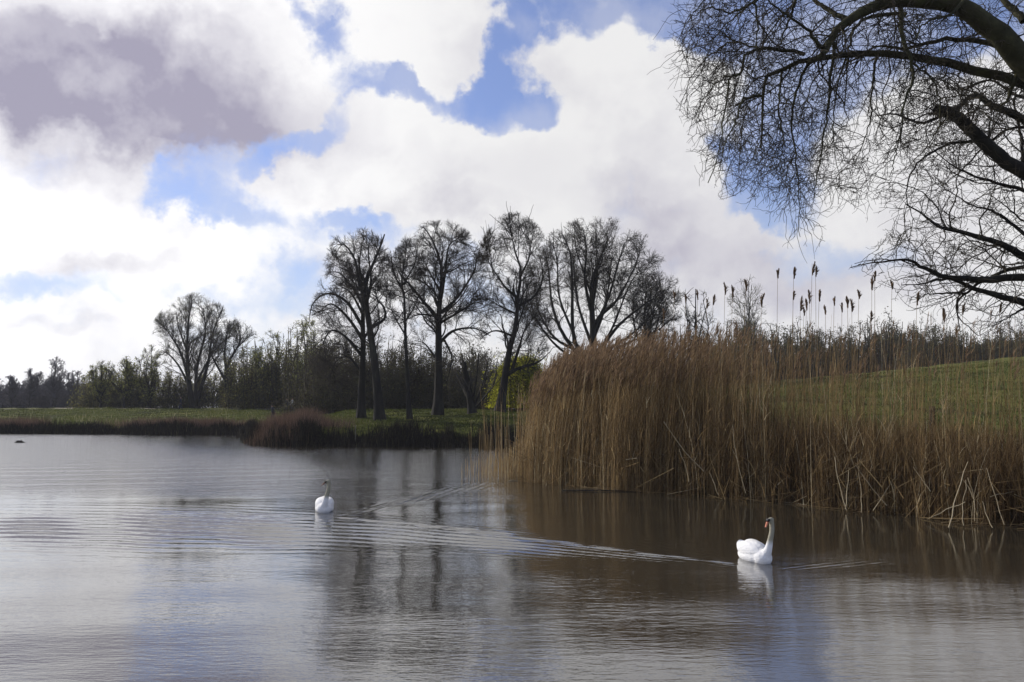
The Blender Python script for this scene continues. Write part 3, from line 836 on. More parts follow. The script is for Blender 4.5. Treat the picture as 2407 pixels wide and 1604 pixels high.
# distant grey-purple ones
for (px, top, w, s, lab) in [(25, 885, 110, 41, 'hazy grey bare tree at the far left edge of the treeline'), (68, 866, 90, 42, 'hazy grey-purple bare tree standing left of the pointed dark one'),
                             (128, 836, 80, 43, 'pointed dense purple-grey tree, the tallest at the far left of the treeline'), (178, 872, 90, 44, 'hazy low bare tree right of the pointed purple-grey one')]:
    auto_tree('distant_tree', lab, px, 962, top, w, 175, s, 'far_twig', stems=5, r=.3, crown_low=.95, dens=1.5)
# behind the reeds on the right
auto_tree('bare_tree', 'small knotty bare tree peeping over the reeds right of the broad round-crowned tree', 1640, 940, 672, 120, 72, 51, 'dark_twig', stems=5, r=.22, crown_low=.8, thick=1.2, dens=.7,
          buds=dict(size=.05, count_per=.4, spread=.05), bud_mat='bud')
auto_tree('bare_tree', 'pale fine-twigged round tree on the skyline behind the tall reed plumes', 1765, 900, 652, 125, 120, 52, 'pale_twig', stems=7, r=.22, crown_low=.85, thick=.8, dens=1.2,
          buds=dict(size=.06, count_per=.7, spread=.08), bud_mat='bud')
auto_tree('willow_tree', 'tree filler', 0, 0, 0, 0, 100, 1) if False else None

# weeping willow in yellow-green leaf
def willow():
    g = np.random.default_rng(60)
    Y = 72
    foot = at(1222, 962, Y); foot[2] = gz(foot[0], foot[1]) - .1
    root = empty('willow_tree', foot, 'bright yellow-green weeping willow glowing between the leaning tree and the reeds', 'willow')
    top = foot[2] + 5
    gs = []
    for k in range(9):
        a = k * 2 * PI / 9 + g.uniform(-.3, .3); rr_ = g.uniform(.7, 1.6)
        p = [foot, foot + [math.cos(a) * .3, math.sin(a) * .3, 2.2], foot + [math.cos(a) * rr_ * .6, math.sin(a) * rr_ * .6, 3.5 + g.random() * .6], foot + [math.cos(a) * rr_, math.sin(a) * rr_, 3.6 + g.random() * .9]]
        gs.append((resample(p, 14), np.linspace(.3, .05, 14)))
    GP = np.stack([p for p, r in gs]); GR = np.stack([r for p, r in gs])
    V, F = tubes(GP, GR, 6)
    A = Acc(); A.add(V, F)
    P1, R1 = grow(GP, GR, 14, 1.6, ang=(.5, 1.2), t0=.5, n=6, jit=.1, trop=(0, 0, -.05), rr=.4, rmin=.03, g=g)
    P2, R2 = grow(P1, R1, 9, 5.0, ang=(.4, 1.0), t0=.2, n=12, jit=.06, trop=(0, 0, -.55), rr=.5, rmin=.012, g=g, fall=.2)
    P2[:, :, 2] = np.maximum(P2[:, :, 2], foot[2] + .5)
    V, F = tubes(P1, R1, 3); A.add(V, F)
    V, F = tubes(P2, R2, 3); A.add(V, F)
    link_mesh('trunk', A.mesh('trunk', foot), MT['bark'], root)
    v, q, ti = flecks(P2, .07, 34, g=g, spread=.06, stretch=1.3)
    B = Acc(); B.add(v, q, tint=ti)
    link_mesh('crown', B.mesh('crown', foot, smooth_=False), MT['willow_leaf'], root)
willow()

# ------------------------------------------------------------------ thickets that read as one mass
def thicket(name, label, spots, seed, twig='thicket', leaf='bud_brown', leaves=14000, leaf_size=.12, tw=.02, hcap=6):
    g = np.random.default_rng(seed)
    A = Acc(); B = Acc()
    o0 = np.array([spots[0][0], spots[0][1], 0.0])
    S = []; HH = []
    for (x, y, h, w, n) in spots:
        z = gz(x, y) - .1
        for k in range(n):
            a = g.uniform(0, 2 * PI); d = w * math.sqrt(g.random())
            bx, by = x + d * math.cos(a), y + d * math.sin(a) * .6
            hh = h * g.uniform(.6, 1.08) * (1 - .35 * (d / w) ** 2)
            top = np.array([bx + g.normal() * .25 * w * .4, by + g.normal() * .3, z + hh])
            b = np.array([bx, by, z])
            S.append(resample([b, b * .6 + top * .4 + g.normal(size=3) * .05 * hh, top], 8)); HH.append(hh)
    P = np.stack(S); R = np.linspace(.055, .018, 8)[None].repeat(len(P), 0) * (np.array(HH)[:, None] / 6) * tw / .02
    V, F = tubes(P, R, 3); A.add(V, F)
    P1, R1 = grow(P, R, 8, 1.7, ang=(.3, .9), t0=.03, n=5, jit=.18, trop=(0, 0, .1), rr=.55, rmin=tw * .8, g=g)
    V, F = tubes(P1, R1, 3); A.add(V, F)
    P2, R2 = grow(P1, R1, 6, .85, ang=(.3, .9), t0=.15, n=4, jit=.2, trop=(0, 0, .05), rr=.6, rmin=tw * .6, g=g)
    V, F = tubes(P2, R2, 3); A.add(V, F)
    o = link_mesh(name, A.mesh(name, o0), MT[twig])
    o.location = o0
    tag(o, label, kind='stuff')
    if leaves:
        v, q, ti = flecks(P2, leaf_size, leaves / len(P2), g=g, spread=.25)
        B.add(v, q, tint=ti)
        v, q, ti = flecks(P[:, :4], leaf_size, .5 * leaves / len(P), g=g, spread=.45)
        B.add(v, q, tint=ti * .6)
        l = link_mesh('foliage', B.mesh('foliage', o0, smooth_=False), MT[leaf], o)
    return o

def spots_px(lst, Y, jitter=1.5, seed=3, n=9, w=2.2):
    g = np.random.default_rng(seed)
    out = []
    for (x0, x1, top, step) in lst:
        for px in np.arange(x0, x1, step):
            y = Y + g.uniform(-jitter, jitter)
            p = at(px + g.uniform(-8, 8), top + g.uniform(-12, 16), y)
            out.append((p[0], p[1], max(p[2] - gz(p[0], p[1]), 1.5), w, n))
    return out

thicket('undergrowth', 'dark tangled thicket behind the bare trees of the peninsula', spots_px([(770, 1165, 805, 20), (1040, 1150, 800, 40), (720, 940, 775, 30)], 84, 4, 5, 14, 2.4) +
        spots_px([(740, 1160, 825, 16)], 90, 3, 6, 14, 2.4), 71, leaves=60000, leaf_size=.10, tw=.026)
thicket('undergrowth', 'olive-brown scrub under the budding trees beyond the left meadow', spots_px([(205, 780, 858, 15)], 122, 3, 7, 12, 2.6) + spots_px([(560, 640, 808, 16), (640, 800, 785, 14)], 108, 3, 8, 12, 2.6),
        72, leaves=70000, leaf_size=.12, leaf='scrub_leaf', tw=.028)
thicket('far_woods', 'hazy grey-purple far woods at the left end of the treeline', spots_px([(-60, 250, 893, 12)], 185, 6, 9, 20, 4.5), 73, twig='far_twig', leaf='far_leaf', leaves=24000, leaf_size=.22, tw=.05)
thicket('far_woods', 'dark woods along the skyline behind the right-hand hill', spots_px([(1560, 1700, 770, 24), (1690, 1900, 758, 20), (1880, 2060, 778, 20), (2040, 2110, 760, 20), (2100, 2260, 765, 20), (2240, 2330, 795, 20), (2320, 2520, 765, 20)], 112, 6, 10, 22, 3.5),
        74, twig='thicket', leaves=150000, leaf_size=.11, tw=.04)
thicket('undergrowth', 'scrub behind the broad round-crowned tree', spots_px([(1190, 1600, 855, 22)], 92, 4, 11, 14, 2.6), 75, leaves=30000, leaf_size=.11, tw=.03)

# ------------------------------------------------------------------ blades: grass, sedge, reeds
def blades(B, H, W, lean, bend, tint, n=4, g=None, yaw=None):
    """flat tapering ribbons: B (K,3) feet, H heights, W widths, lean (K,2) unit-ish direction offsets at the tip"""
    g = g or rng
    K = len(B)
    t = np.linspace(0, 1, n)
    C = np.zeros((K, n, 3))
    C[:, :, 0] = B[:, 0:1] + lean[:, 0:1] * H[:, None] * (t ** bend)[None]
    C[:, :, 1] = B[:, 1:2] + lean[:, 1:2] * H[:, None] * (t ** bend)[None]
    l2 = np.minimum((lean ** 2).sum(1), .8)
    C[:, :, 2] = B[:, 2:3] + H[:, None] * t[None] * np.sqrt(1 - l2)[:, None]
    a = g.uniform(0, PI, K) if yaw is None else yaw
    S = np.stack([np.cos(a), np.sin(a), 0 * a], -1)[:, None, :] * W[:, None, None] * (1 - .85 * t ** 2)[None, :, None] * .5
    V = np.stack([C - S, C + S], 2)      # K,n,2,3
    base = (np.arange(K) * n * 2)[:, None]
    i = (np.arange(n - 1) * 2)[None]
    a0 = base + i
    Q = np.stack([a0, a0 + 1, a0 + 3, a0 + 2], -1).reshape(-1, 4)
    return V.reshape(-1, 3), Q, np.repeat(tint, n * 2), C

def along_shore(pts, n, spread, g, inland=0.5):
    pts = np.array(pts, float)
    seg = np.diff(pts, axis=0); L = np.hypot(seg[:, 0], seg[:, 1]); cum = np.concatenate([[0], np.cumsum(L)])
    s = g.random(n) * cum[-1]; i = np.clip(np.searchsorted(cum, s) - 1, 0, len(seg) - 1); f = (s - cum[i]) / L[i]
    p = pts[i] + seg[i] * f[:, None]
    nrm = np.stack([-seg[i][:, 1], seg[i][:, 0]], -1) / L[i][:, None]
    d = g.normal(size=n) * spread + inland
    return p + nrm * d[:, None], s

def stuff_blades(name, label, xy, H, W, tint, material, lean=.18, bend=1.7, g=None, n=4, zoff=0.0, wind=(0.0, 0.0)):
    g = g or rng
    z = ground_h(xy[:, 0], xy[:, 1])
    B = np.stack([xy[:, 0], xy[:, 1], np.maximum(z, -.1) + zoff], -1)
    ln = g.normal(size=(len(B), 2)) * lean + np.array(wind)
    V, Q, T, _ = blades(B, H, W, ln, bend, tint, n=n, g=g)
    o0 = B.mean(0)
    A = Acc(); A.add(V, Q, tint=T)
    o = link_mesh(name, A.mesh(name, o0, smooth_=False), MT[material])
    o.location = o0
    return tag(o, label, kind='stuff')

g = np.random.default_rng(101)
# peninsula fringe (dark), with its left tip reddish
pen = [(-22.5, 68), (-19.5, 60), (-17.6, 54.5), (-15, 51.2), (-10, 50.3), (-5, 49.8), (0, 49), (4, 47.5), (7, 43)]
xy, s = along_shore(pen, 26000, .28, g, inland=.25)
clump = .75 + .35 * np.sin(xy[:, 0] * 1.9 + 1) * np.sin(xy[:, 0] * .83) + .12 * np.sin(xy[:, 0] * 6)
clump = clump * np.where(xy[:, 1] > 55, .45, 1.0)
stuff_blades('sedge', 'dark sedge fringe hanging over the peninsula bank', xy, g.uniform(.45, 1.05, len(xy)) * clump, g.uniform(.015, .04, len(xy)), np.clip(g.normal(.32, .22, len(xy)), 0, 1), 'sedge', g=g)
xy = np.stack([g.normal(-14.6, 1.7, 9000), g.normal(54.0, 1.6, 9000)], -1)
sd = signed_dist(xy[:, 0], xy[:, 1], WATER_POLY); xy = xy[sd > -.3]
hh = .95 * np.exp(-((xy[:, 0] + 14.4) / 3.4) ** 2) + .2 + .15 * np.sin(xy[:, 0] * 2.2)
stuff_blades('sedge', 'reddish-brown dead reed mound on the tip of the peninsula', xy, hh * g.uniform(.3, 1.15, len(xy)), g.uniform(.008, .02, len(xy)), np.clip(g.normal(.5, .25, len(xy)), 0, 1), 'rust_sedge', lean=.15, g=g)
# far left bank fringe
fl = [(-75, 75.5), (-60, 74.5), (-36, 74), (-24.5, 73.5), (-22.5, 68)]
xy, s = along_shore(fl, 22000, .35, g, inland=.35)
clump = .7 + .3 * np.sin(xy[:, 0] * 1.1 + 1) * np.sin(xy[:, 0] * .47) + .15 * sstep(-38, -26, xy[:, 0])
stuff_blades('sedge', 'dark sedge fringe along the far left bank', xy, g.uniform(.35, .95, len(xy)) * clump, g.uniform(.025, .05, len(xy)), np.clip(g.normal(.30, .22, len(xy)), 0, 1), 'sedge', g=g)
xy = np.stack([g.normal(-30.5, 3.2, 7000), g.uniform(74.6, 79, 7000)], -1)
xy2 = np.stack([g.uniform(-60, -44, 8000), g.uniform(74.6, 78, 8000)], -1)
xy = np.concatenate([xy, xy2])
stuff_blades('reeds', 'tawny dead reeds scattered along the far left bank', xy, g.uniform(.3, 1.0, len(xy)), g.uniform(.012, .03, len(xy)), np.clip(g.normal(.5, .25, len(xy)), 0, 1), 'rust_sedge', lean=.12, g=g)
# pale dry stems on the left meadow
xy = np.stack([g.uniform(-62, -24, 260), g.uniform(76, 92, 260)], -1)
stuff_blades('dry_grass', 'pale dry stems sticking up from the left meadow', xy, g.uniform(.3, .8, len(xy)), g.uniform(.03, .06, len(xy)), np.full(len(xy), 1.0), 'grass_blade', lean=.25, g=g)
# tussocky meadow grass
K = 60000
xy = np.concatenate([np.stack([g.uniform(-70, -14, K), g.uniform(74, 106, K)], -1), np.stack([g.uniform(-18, 9, K), g.uniform(50.5, 84, K)], -1), np.stack([g.uniform(7, 50, K), g.uniform(24, 66, K)], -1)])
sd = signed_dist(xy[:, 0], xy[:, 1], WATER_POLY); xy = xy[sd > .5]
nf = np.sin(xy[:, 0] * 1.3 + np.sin(xy[:, 1] * .7) * 2) * np.sin(xy[:, 1] * 1.1 + 1.7) + np.sin(xy[:, 0] * .37 + xy[:, 1] * .21)
stuff_blades('grass', 'short tussocky grass on the banks', xy, g.uniform(.05, .16, len(xy)) * (1 + .5 * np.clip(nf, 0, 2)), g.uniform(.03, .07, len(xy)), np.clip(.45 + .18 * nf + g.normal(0, .16, len(xy)), 0, .97), 'grass_blade', lean=.4, g=g, n=3)

# the reed bed
FRONT = np.array([(-1.9, 29.3), (-1.0, 28.4), (.37, 26.2), (2.9, 23.1), (5.5, 21.1), (7.5, 19.1), (8.85, 17.2), (10.1, 15.9), (12.2, 13.4), (13.2, 11.5)])
def reed_z(pt, Y):
    return CAM_H + (961 - pt) * Y / F_PX

def reed_bed():
    g = np.random.default_rng(200)
    K = 30000
    seg = np.diff(FRONT, axis=0); L = np.hypot(seg[:, 0], seg[:, 1]); cum = np.concatenate([[0], np.cumsum(L)])
    s = 1.6 + g.random(K) * (cum[-1] - 1.6)
    i = np.clip(np.searchsorted(cum, s) - 1, 0, len(seg) - 1); f = (s - cum[i]) / L[i]
    p = FRONT[i] + seg[i] * f[:, None]
    nrm = np.array([.62, .78])
    dep = 5.2 * g.random(K) ** 1.3
    edge = .08 * np.sin(s * 2.1) + .05 * np.sin(s * 5.3 + 1) + g.normal(0, .12, K)
    p = p + nrm * (dep + edge)[:, None]
    px = 1203.5 + p[:, 0] / p[:, 1] * F_PX
    Yd = p[:, 1]
    ok = px > 1232 + 6 * np.sin(s * 9)
    p, px, Yd, s, dep = p[ok], px[ok], Yd[ok], s[ok], dep[ok]
    K = len(p)
    top = np.interp(px, [1230, 1250, 1290, 1340, 1450, 1600, 1750, 1900, 2100, 2407, 2900], [905, 868, 835, 812, 800, 782, 765, 770, 765, 745, 720])
    Htop = CAM_H + (961 - top) * np.maximum(Yd, 12) / F_PX
    tallshare = np.interp(px, [1230, 1500, 1700, 1850, 2050, 2407], [.90, .60, .30, .13, .08, .08])
    tall = g.random(K) < tallshare
    H = np.where(tall, Htop * (1 - .38 * g.random(K) ** .9) + .14 * g.normal(size=K),
                 np.interp(px, [1230, 1600, 1900, 2407], [2.8, 2.4, 1.85, 1.65]) * g.uniform(.45, 1.2, K))
    H = np.maximum(H, .5)
    zb = np.maximum(ground_h(p[:, 0], p[:, 1]), -.35)
    B = np.stack([p[:, 0], p[:, 1], zb], -1)
    windy = np.interp(px, [1230, 1500, 1800, 2400], [.12, .10, .035, .02])
    lean = g.normal(size=(K, 2)) * np.where(tall, .04, .13)[:, None] + np.stack([np.where(tall, windy, .02), 0 * px], -1)
    n = 7
    t = np.linspace(0, 1, n)
    HH = (H - zb)[:, None]
    C = np.zeros((K, n, 3))
    C[:, :, 0] = B[:, :1] + lean[:, :1] * HH * t[None] ** 2.2
    C[:, :, 1] = B[:, 1:2] + lean[:, 1:2] * HH * t[None] ** 2.2
    C[:, :, 2] = zb[:, None] + HH * t[None]
    R = g.uniform(.003, .0065, K)[:, None] * np.linspace(1, .4, n)[None]
    V, F = tubes(C, R, 3)
    nf = .05 * np.sin(s * 1.7) + .04 * np.sin(s * 4.1 + 2)
    tint = np.clip(g.normal(.50, .20, K) + nf - .12 * (~tall) + .10 * (px < 1420) - .14 * (px > 1700) * (~tall), 0, .97)
    tint = np.where(g.random(K) < .025, 1.0, tint)
    A = Acc(); A.add(V, F, tint=np.repeat(tint, n * 3))
    # dead leaves clasping the stems
    for rep in range(4):
        m = g.random(K) < np.where(tall, .60, .95)
        c = C[m]; h = HH[m, 0]; tt = g.uniform(.08, .85, len(c)); fi = tt * (n - 1.001); ii_ = fi.astype(int); ff = (fi - ii_)[:, None]
        at_ = c[np.arange(len(c)), ii_] * (1 - ff) + c[np.arange(len(c)), ii_ + 1] * ff
        a = g.uniform(0, 2 * PI, len(c)); ln = np.stack([np.cos(a), np.sin(a)], -1) * g.uniform(.15, .75, len(c))[:, None] + np.array([.18, 0])
        V, Q, T, _ = blades(at_, g.uniform(.22, .55, len(c)), g.uniform(.008, .018, len(c)), np.clip(ln, -.85, .85), 1.6, np.clip(tint[m] + g.normal(0, .14, len(c)), 0, .97), n=3, g=g)
        A.add(V, Q, tint=T)
    # debris of fallen stems low down
    m = 6000
    q = g.integers(0, K, m)
    b = B[q] + np.stack([g.normal(0, .2, m), g.normal(0, .2, m), g.uniform(.1, 1.5, m)], -1)
    a = g.uniform(0, 2 * PI, m); d = np.stack([np.cos(a), np.sin(a), g.normal(0, .9, m)], -1); d = unit(d)
    Ls = g.uniform(.4, 1.5, m)
    P = b[:, None] + d[:, None] * Ls[:, None, None] * np.linspace(-.5, .5, 3)[None, :, None]
    P[:, :, 2] = np.maximum(P[:, :, 2], .02)
    V, F = tubes(P, np.full((m, 3), .005), 3); A.add(V, F, tint=np.repeat(np.clip(g.normal(.5, .25, m), 0, 1), 9))
    o0 = np.array([5.5, 21.5, 0])
    bed = link_mesh('reeds', A.mesh('reeds', o0, smooth_=False), MT['reed'])
    bed.location = o0
    tag(bed, 'tall golden-brown reed bed filling the right bank', kind='stuff')
    # feathery heads on the left, wind-combed to the right
    hp = tall & (H > Htop * .72) & (g.random(K) < np.interp(px, [1230, 1500, 1620, 1750, 2400], [.95, .75, .45, .25, .15]))
    tips = C[hp][:, -1]; td = unit(C[hp][:, -1] - C[hp][:, -2]); k = len(tips)
    Pl = Acc()
    for rep in range(12):
        u = g.uniform(-.30, .03, k)[:, None]
        b = tips + td * u
        a = g.uniform(0, 2 * PI, k); ln = np.stack([np.cos(a), np.sin(a)], -1) * .25 + np.array([.45, 0])
        V, Q, T, _ = blades(b, g.uniform(.10, .24, k), g.uniform(.010, .022, k), ln, 1.3, np.clip(g.normal(.45, .25, k), 0, 1), n=3, g=g)
        Pl.add(V, Q, tint=T)
    po = link_mesh('seed_heads', Pl.mesh('seed_heads', o0, smooth_=False), MT['plume'], bed)
    # thin outlying reeds at the left end, standing in open water
    K2 = 420
    px2 = 1235 - np.abs(g.normal(0, 62, K2)); y2 = g.uniform(26.6, 30.5, K2)
    x2 = (px2 - 1203.5) / F_PX * y2
    keep = px2 > 1085
    x2, y2, px2 = x2[keep], y2[keep], px2[keep]; K2 = len(x2)
    H2 = np.interp(px2, [1085, 1150, 1235], [.45, .75, 1.3]) * g.uniform(.35, 1.1, K2) + np.where(g.random(K2) < .16, g.uniform(.9, 2.2, K2), 0) * (px2 > 1105)
    B2_ = np.stack([x2, y2, np.full(K2, -.3)], -1)
    C2 = np.zeros((K2, 5, 3)); t = np.linspace(0, 1, 5); ln = g.normal(0, .05, (K2, 2))
    C2[:, :, :2] = B2_[:, None, :2] + ln[:, None] * H2[:, None, None] * t[None, :, None]
    C2[:, :, 2] = -.3 + (H2[:, None] + .3) * t[None]
    V, F = tubes(C2, np.full((K2, 5), .0065) * np.linspace(1, .5, 5), 3)
    A2 = Acc(); A2.add(V, F, tint=np.repeat(np.clip(g.normal(.75, .18, K2), 0, 1), 15))
    o1 = np.array([0, 28, 0])
    o = link_mesh('reeds', A2.mesh('reeds', o1, smooth_=False), MT['reed']); o.location = o1
    tag(o, 'thin outlying reeds standing in the water left of the big reed bed', kind='stuff')
reed_bed()

# individual tall reeds whose heads show against the sky
def seed_head(g, tip, size):
    A = Acc()
    k = 60
    drift = g.uniform(-.25, .95); hook = g.uniform(-.6, .8)
    u = g.uniform(-1.0, .05, k)
    b = np.tile(tip, (k, 1)); b[:, 2] += u * size
    b[:, 0] += (u + 1) * -.0
    a = g.uniform(0, 2 * PI, k)
    w = np.interp(u, [-1, -.6, 0], [.5, 1, .35])
    ln = np.clip(np.stack([np.cos(a), np.sin(a)], -1) * .40 * w[:, None] + np.array([drift, 0]) * w[:, None] * g.uniform(.3, 1.3, k)[:, None], -.85, .85)
    b[:, 0] += hook * size * .3 * (u + 1) ** 2
    V, Q, T, _ = blades(b, g.uniform(.25, .62, k) * size * w, g.uniform(.018, .045, k), ln, 1.1, np.clip(g.normal(.4, .25, k), 0, 1), n=3, g=g)
    V = V.copy()
    A.add(V, Q, tint=T)
    return A
HEADS = [(1828, 640, 'lone slim reed head, the farther left of the four tallest'), (1866, 636, 'tallest reed head with a side wisp pointing left'), (1909, 626, 'tallest of all the reed heads, with a hooked tip'), (1917, 634, 'tall reed head close right of the hooked-tip one'),
         (1753, 664, 'broad reed head in front of the pale round tree'), (1704, 675, 'slim reed head left of the pale round tree'), (1722, 680, 'wispy reed head between two slim ones left of the pale round tree'), (1864, 693, 'reed head on the same line below the side-wisp one'),
         (1902, 692, 'small dark reed head below the hooked-tip one'), (1926, 690, 'wide ragged reed head leaning right below the two tallest'), (1881, 708, 'tiny reed head between two taller ones'), (1896, 712, 'leaning little reed head low on a thin stalk'),
         (1890, 730, 'dark reed head low among the stalks left of the double one'), (1940, 726, 'double dark reed head drooping right'), (1961, 706, 'slim tilted reed head standing apart from the ragged one'), (1979, 720, 'tawny fluffy reed head left of the pair of dark slivers'),
         (1992, 706, 'dark sliver reed head, upper of its pair'), (2002, 712, 'dark sliver reed head, lower of its pair'), (2019, 690, 'large flag-shaped dark reed head'), (2047, 740, 'low dark ragged reed head beneath the overhanging twigs'),
         (2049, 660, 'tawny reed head at the fringe of the overhanging branch'), (2056, 646, 'small reed head just above the tawny one by the branch'), (2097, 668, 'reed head half lost among the overhanging twigs'), (2155, 695, 'pale tawny reed head under the lowest limb'),
         (2218, 735, 'rusty slanting reed head under the lowest limb'), (1640, 690, 'bushy reed head over the knotty bare tree'), (1585, 692, 'reed head at the foot of the round crown'), (1612, 700, 'thick pale-edged reed head left of the bushy one'),
         (1676, 702, 'rust-coloured reed head right of the knotty tree'), (1662, 712, 'small reed head over the knotty tree twigs'), (1790, 700, 'upright reed head before the right side of the pale tree'), (2350, 720, 'pale reed head near the right edge'), (1560, 735, 'reddish reed head low beside the round crown'),
         (2262, 722, 'thin rusty reed head beneath the right-hand limb')]
def tall_reeds():
    g = np.random.default_rng(300)
    for (px, py, lab) in HEADS:
        # foot somewhere in the bed under this head
        base_y = np.interp(px, [1230, 1440, 1700, 1950, 2180, 2407], [26.2, 23.1, 21.1, 19.1, 17.2, 15.9]) + g.uniform(.4, 2.2)
        tip = at(px * 1.0, py - 6, base_y)
        foot = np.array([tip[0] - g.uniform(-.05, .25), base_y, max(gz(tip[0], base_y), -.3)])
        r = empty('tall_reed', foot, lab, 'reed', 'tall reeds with seed heads against the sky')
        P = resample([foot, foot * .5 + tip * .5 + [-.05, 0, 0], tip], 9)
        V, F = tubes(P[None], np.linspace(.007, .004, 9)[None], 4)
        A = Acc(); A.add(V, F, tint=.55)
        link_mesh('stem', A.mesh('stem', foot), MT['reed'], r)
        link_mesh('seed_head', seed_head(g, tip, g.uniform(.20, .33)).mesh('seed_head', foot, smooth_=False), MT['plume'], r)
tall_reeds()

# pale broken stems leaning at the water's edge: pixel ends (top, [bend], bottom)
BROKEN = [([(1560, 992), (1610, 1062), (1655, 1107)], 'longest pale broken stem slanting down across the middle of the reed bed'),
          ([(1668, 1112), (1676, 1130), (1690, 1165)], 'short pale stem at the waterline below the longest slanting one'),
          ([(1596, 1058), (1612, 1100), (1620, 1132)], 'thin pale stem hanging left of the longest slanting one'),
          ([(1962, 1073), (1968, 1120), (1990, 1200)], 'white bent stem, left half of the pale V at the waterline'),
          ([(1997, 1098), (1992, 1150), (1989, 1198)], 'white upright stem, right half of the pale V at the waterline'),
          ([(2018, 1112), (2024, 1160), (2023, 1205)], 'thin straight pale stem just right of the V'),
          ([(2132, 1085), (2100, 1130), (2052, 1200)], 'long pale stem slanting down-left in the crossed pair'),
          ([(2012, 1093), (2050, 1150), (2085, 1190)], 'long pale stem slanting down-right in the crossed pair'),
          ([(2276, 1085), (2250, 1160), (2231, 1240)], 'tall pale stem leaning left into the water near the right'),
          ([(2275, 1122), (2288, 1165), (2291, 1225)], 'bent pale stem beside the tall leaning one near the right'),
          ([(2272, 1130), (2263, 1190), (2261, 1235)], 'thin twisted pale stem beside the tall leaning one near the right'),
          ([(2310, 1180), (2322, 1215), (2333, 1240)], 'short hooked white stem at the waterline near the right edge'),
          ([(2407, 1148), (2360, 1160), (2328, 1168)], 'nearly flat pale stem entering at the right edge'),
          ([(2145, 1098), (2165, 1125), (2187, 1155)], 'short pale stem above the waterline, right of the crossed pair'),
          ([(1721, 1000), (1730, 1070), (1752, 1160)], 'tall faint pale stem curving down near the middle of the bed'),
          ([(2180, 1220), (2225, 1198), (2270, 1180)], 'low pale stem sloping up from the water beside the tall leaning one'),
          ([(1470, 1079), (1485, 1079), (1498, 1079)], 'short level white stem caught in the reeds above the floating log'),
          ([(1382, 1062), (1368, 1072), (1352, 1088)], 'short pale stem slanting down-left in the left part of the bed'),
          ([(1856, 1117), (1840, 1130), (1827, 1142)], 'short pale stem slanting above the near swan'),
          ([(2318, 1100), (2335, 1150), (2360, 1232)], 'long faint pale stem reaching the water near the right edge')]
def broken():
    g = np.random.default_rng(310)
    for k, (pts, lab) in enumerate(BROKEN):
        bx = pts[-1][0]
        y0 = np.interp(bx, [1130, 1230, 1440, 1700, 1950, 2180, 2407], [28.4, 26.2, 23.1, 21.1, 19.1, 17.2, 15.9])
        ymax = CAM_H * F_PX / max(pts[-1][1] - 961, 10)
        y0 = min(y0 - .15, ymax) if pts[-1][1] > 1195 - 0 * k else y0 - .2
        W = [at(a, b, y0 + .25 * (len(pts) - 1 - j) / 2 - .1) for j, (a, b) in enumerate(pts)]
        P = resample(np.array(W), 7) + g.normal(0, .008, (7, 3))
        th = .008 if k not in (0, 3, 4, 6, 8) else .011
        V, F = tubes(P[None], np.linspace(th * .6, th, 7)[None], 5)
        A = Acc(); A.add(V, F)
        o = link_mesh('broken_reed', A.mesh('broken_reed', P[-1]), MT['pale_reed'])
        o.location = P[-1]
        tag(o, lab, 'reed stem', 'pale broken stems at the edge of the reed bed')
broken()

# ------------------------------------------------------------------ near plane tree and its neighbour, reaching in from the right
def near_tree(name, label, trunk, limbs, levels, seed, bark, twig, fruit=0, regions=None, keep=None):
    g = np.random.default_rng(seed)
    foot = trunk[0][0]
    root = empty(name, foot, label, 'tree')
    n = 22
    GP = [resample(trunk[0], n)]; GR = [np.linspace(trunk[1], trunk[2], n)]
    for (pts, Y, dy, r0, r1) in limbs:
        P, R = guide(pts, Y, r0, r1, n=n, dy=dy, wob=.012, g=g)
        GP.append(P); GR.append(R)
    GP = np.stack(GP); GR = np.stack(GR)
    Tr = Acc(); V, F = tubes(GP, GR, 12); Tr.add(V, F)
    link_mesh('trunk', Tr.mesh('trunk', foot), MT[bark], root)
    P, R = GP[1:], GR[1:]
    cr = Acc(); last = None
    for kw in levels:
        kw = dict(kw); sides = kw.pop('sides', 4); pool = kw.pop('pool', False)
        P2, R2 = grow(P, R, kw.pop('per', 3), kw.pop('L'), g=g, **kw)
        if keep is not None:
            tipx = 1203.5 + P2[:, -1, 0] / P2[:, -1, 1] * F_PX
            c, s = math.cos(PITCH), math.sin(PITCH)
            zz = (P2[:, :, 2] - CAM_H); dd = P2[:, :, 1] * c + zz * s
            pyy = 802 - (-P2[:, :, 1] * s + zz * c) / dd * F_PX
            pxx = 1203.5 + P2[:, :, 0] / dd * F_PX
            ok = keep(pxx, pyy, g).all(1)
            P2, R2 = P2[ok], R2[ok]
        V, F = tubes(P2, R2, sides); cr.add(V, F)
        if pool and P2.shape[1] == P.shape[1]:
            P, R = np.concatenate([P, P2]), np.concatenate([R, R2])
        else:
            P, R = P2, R2
        last = P2
    crown = link_mesh('crown', cr.mesh('crown', foot), MT[twig], root)
    if fruit:
        idx = g.choice(len(last), fruit, replace=False)
        import bmesh
        for q in idx:
            tip = last[q, -1]
            bm = bmesh.new()
            bmesh.ops.create_icosphere(bm, subdivisions=2, radius=.018)
            for v in bm.verts:
                v.co *= 1 + .08 * mnoise.noise(v.co * 150 + Vector((q, 0, 0)))
                v.co += Vector((0, 0, -.075))
            bmesh.ops.create_cone(bm, segments=5, radius1=.0015, radius2=.0015, depth=.06, matrix=__import__('mathutils').Matrix.Translation((0, 0, -.03)))
            me = bpy.data.meshes.new('seed_ball'); bm.to_mesh(me); bm.free()
            b = link_mesh('seed_ball', me, MT['near_twig'], root)
            b.location = Vector(tip - foot)
    return root

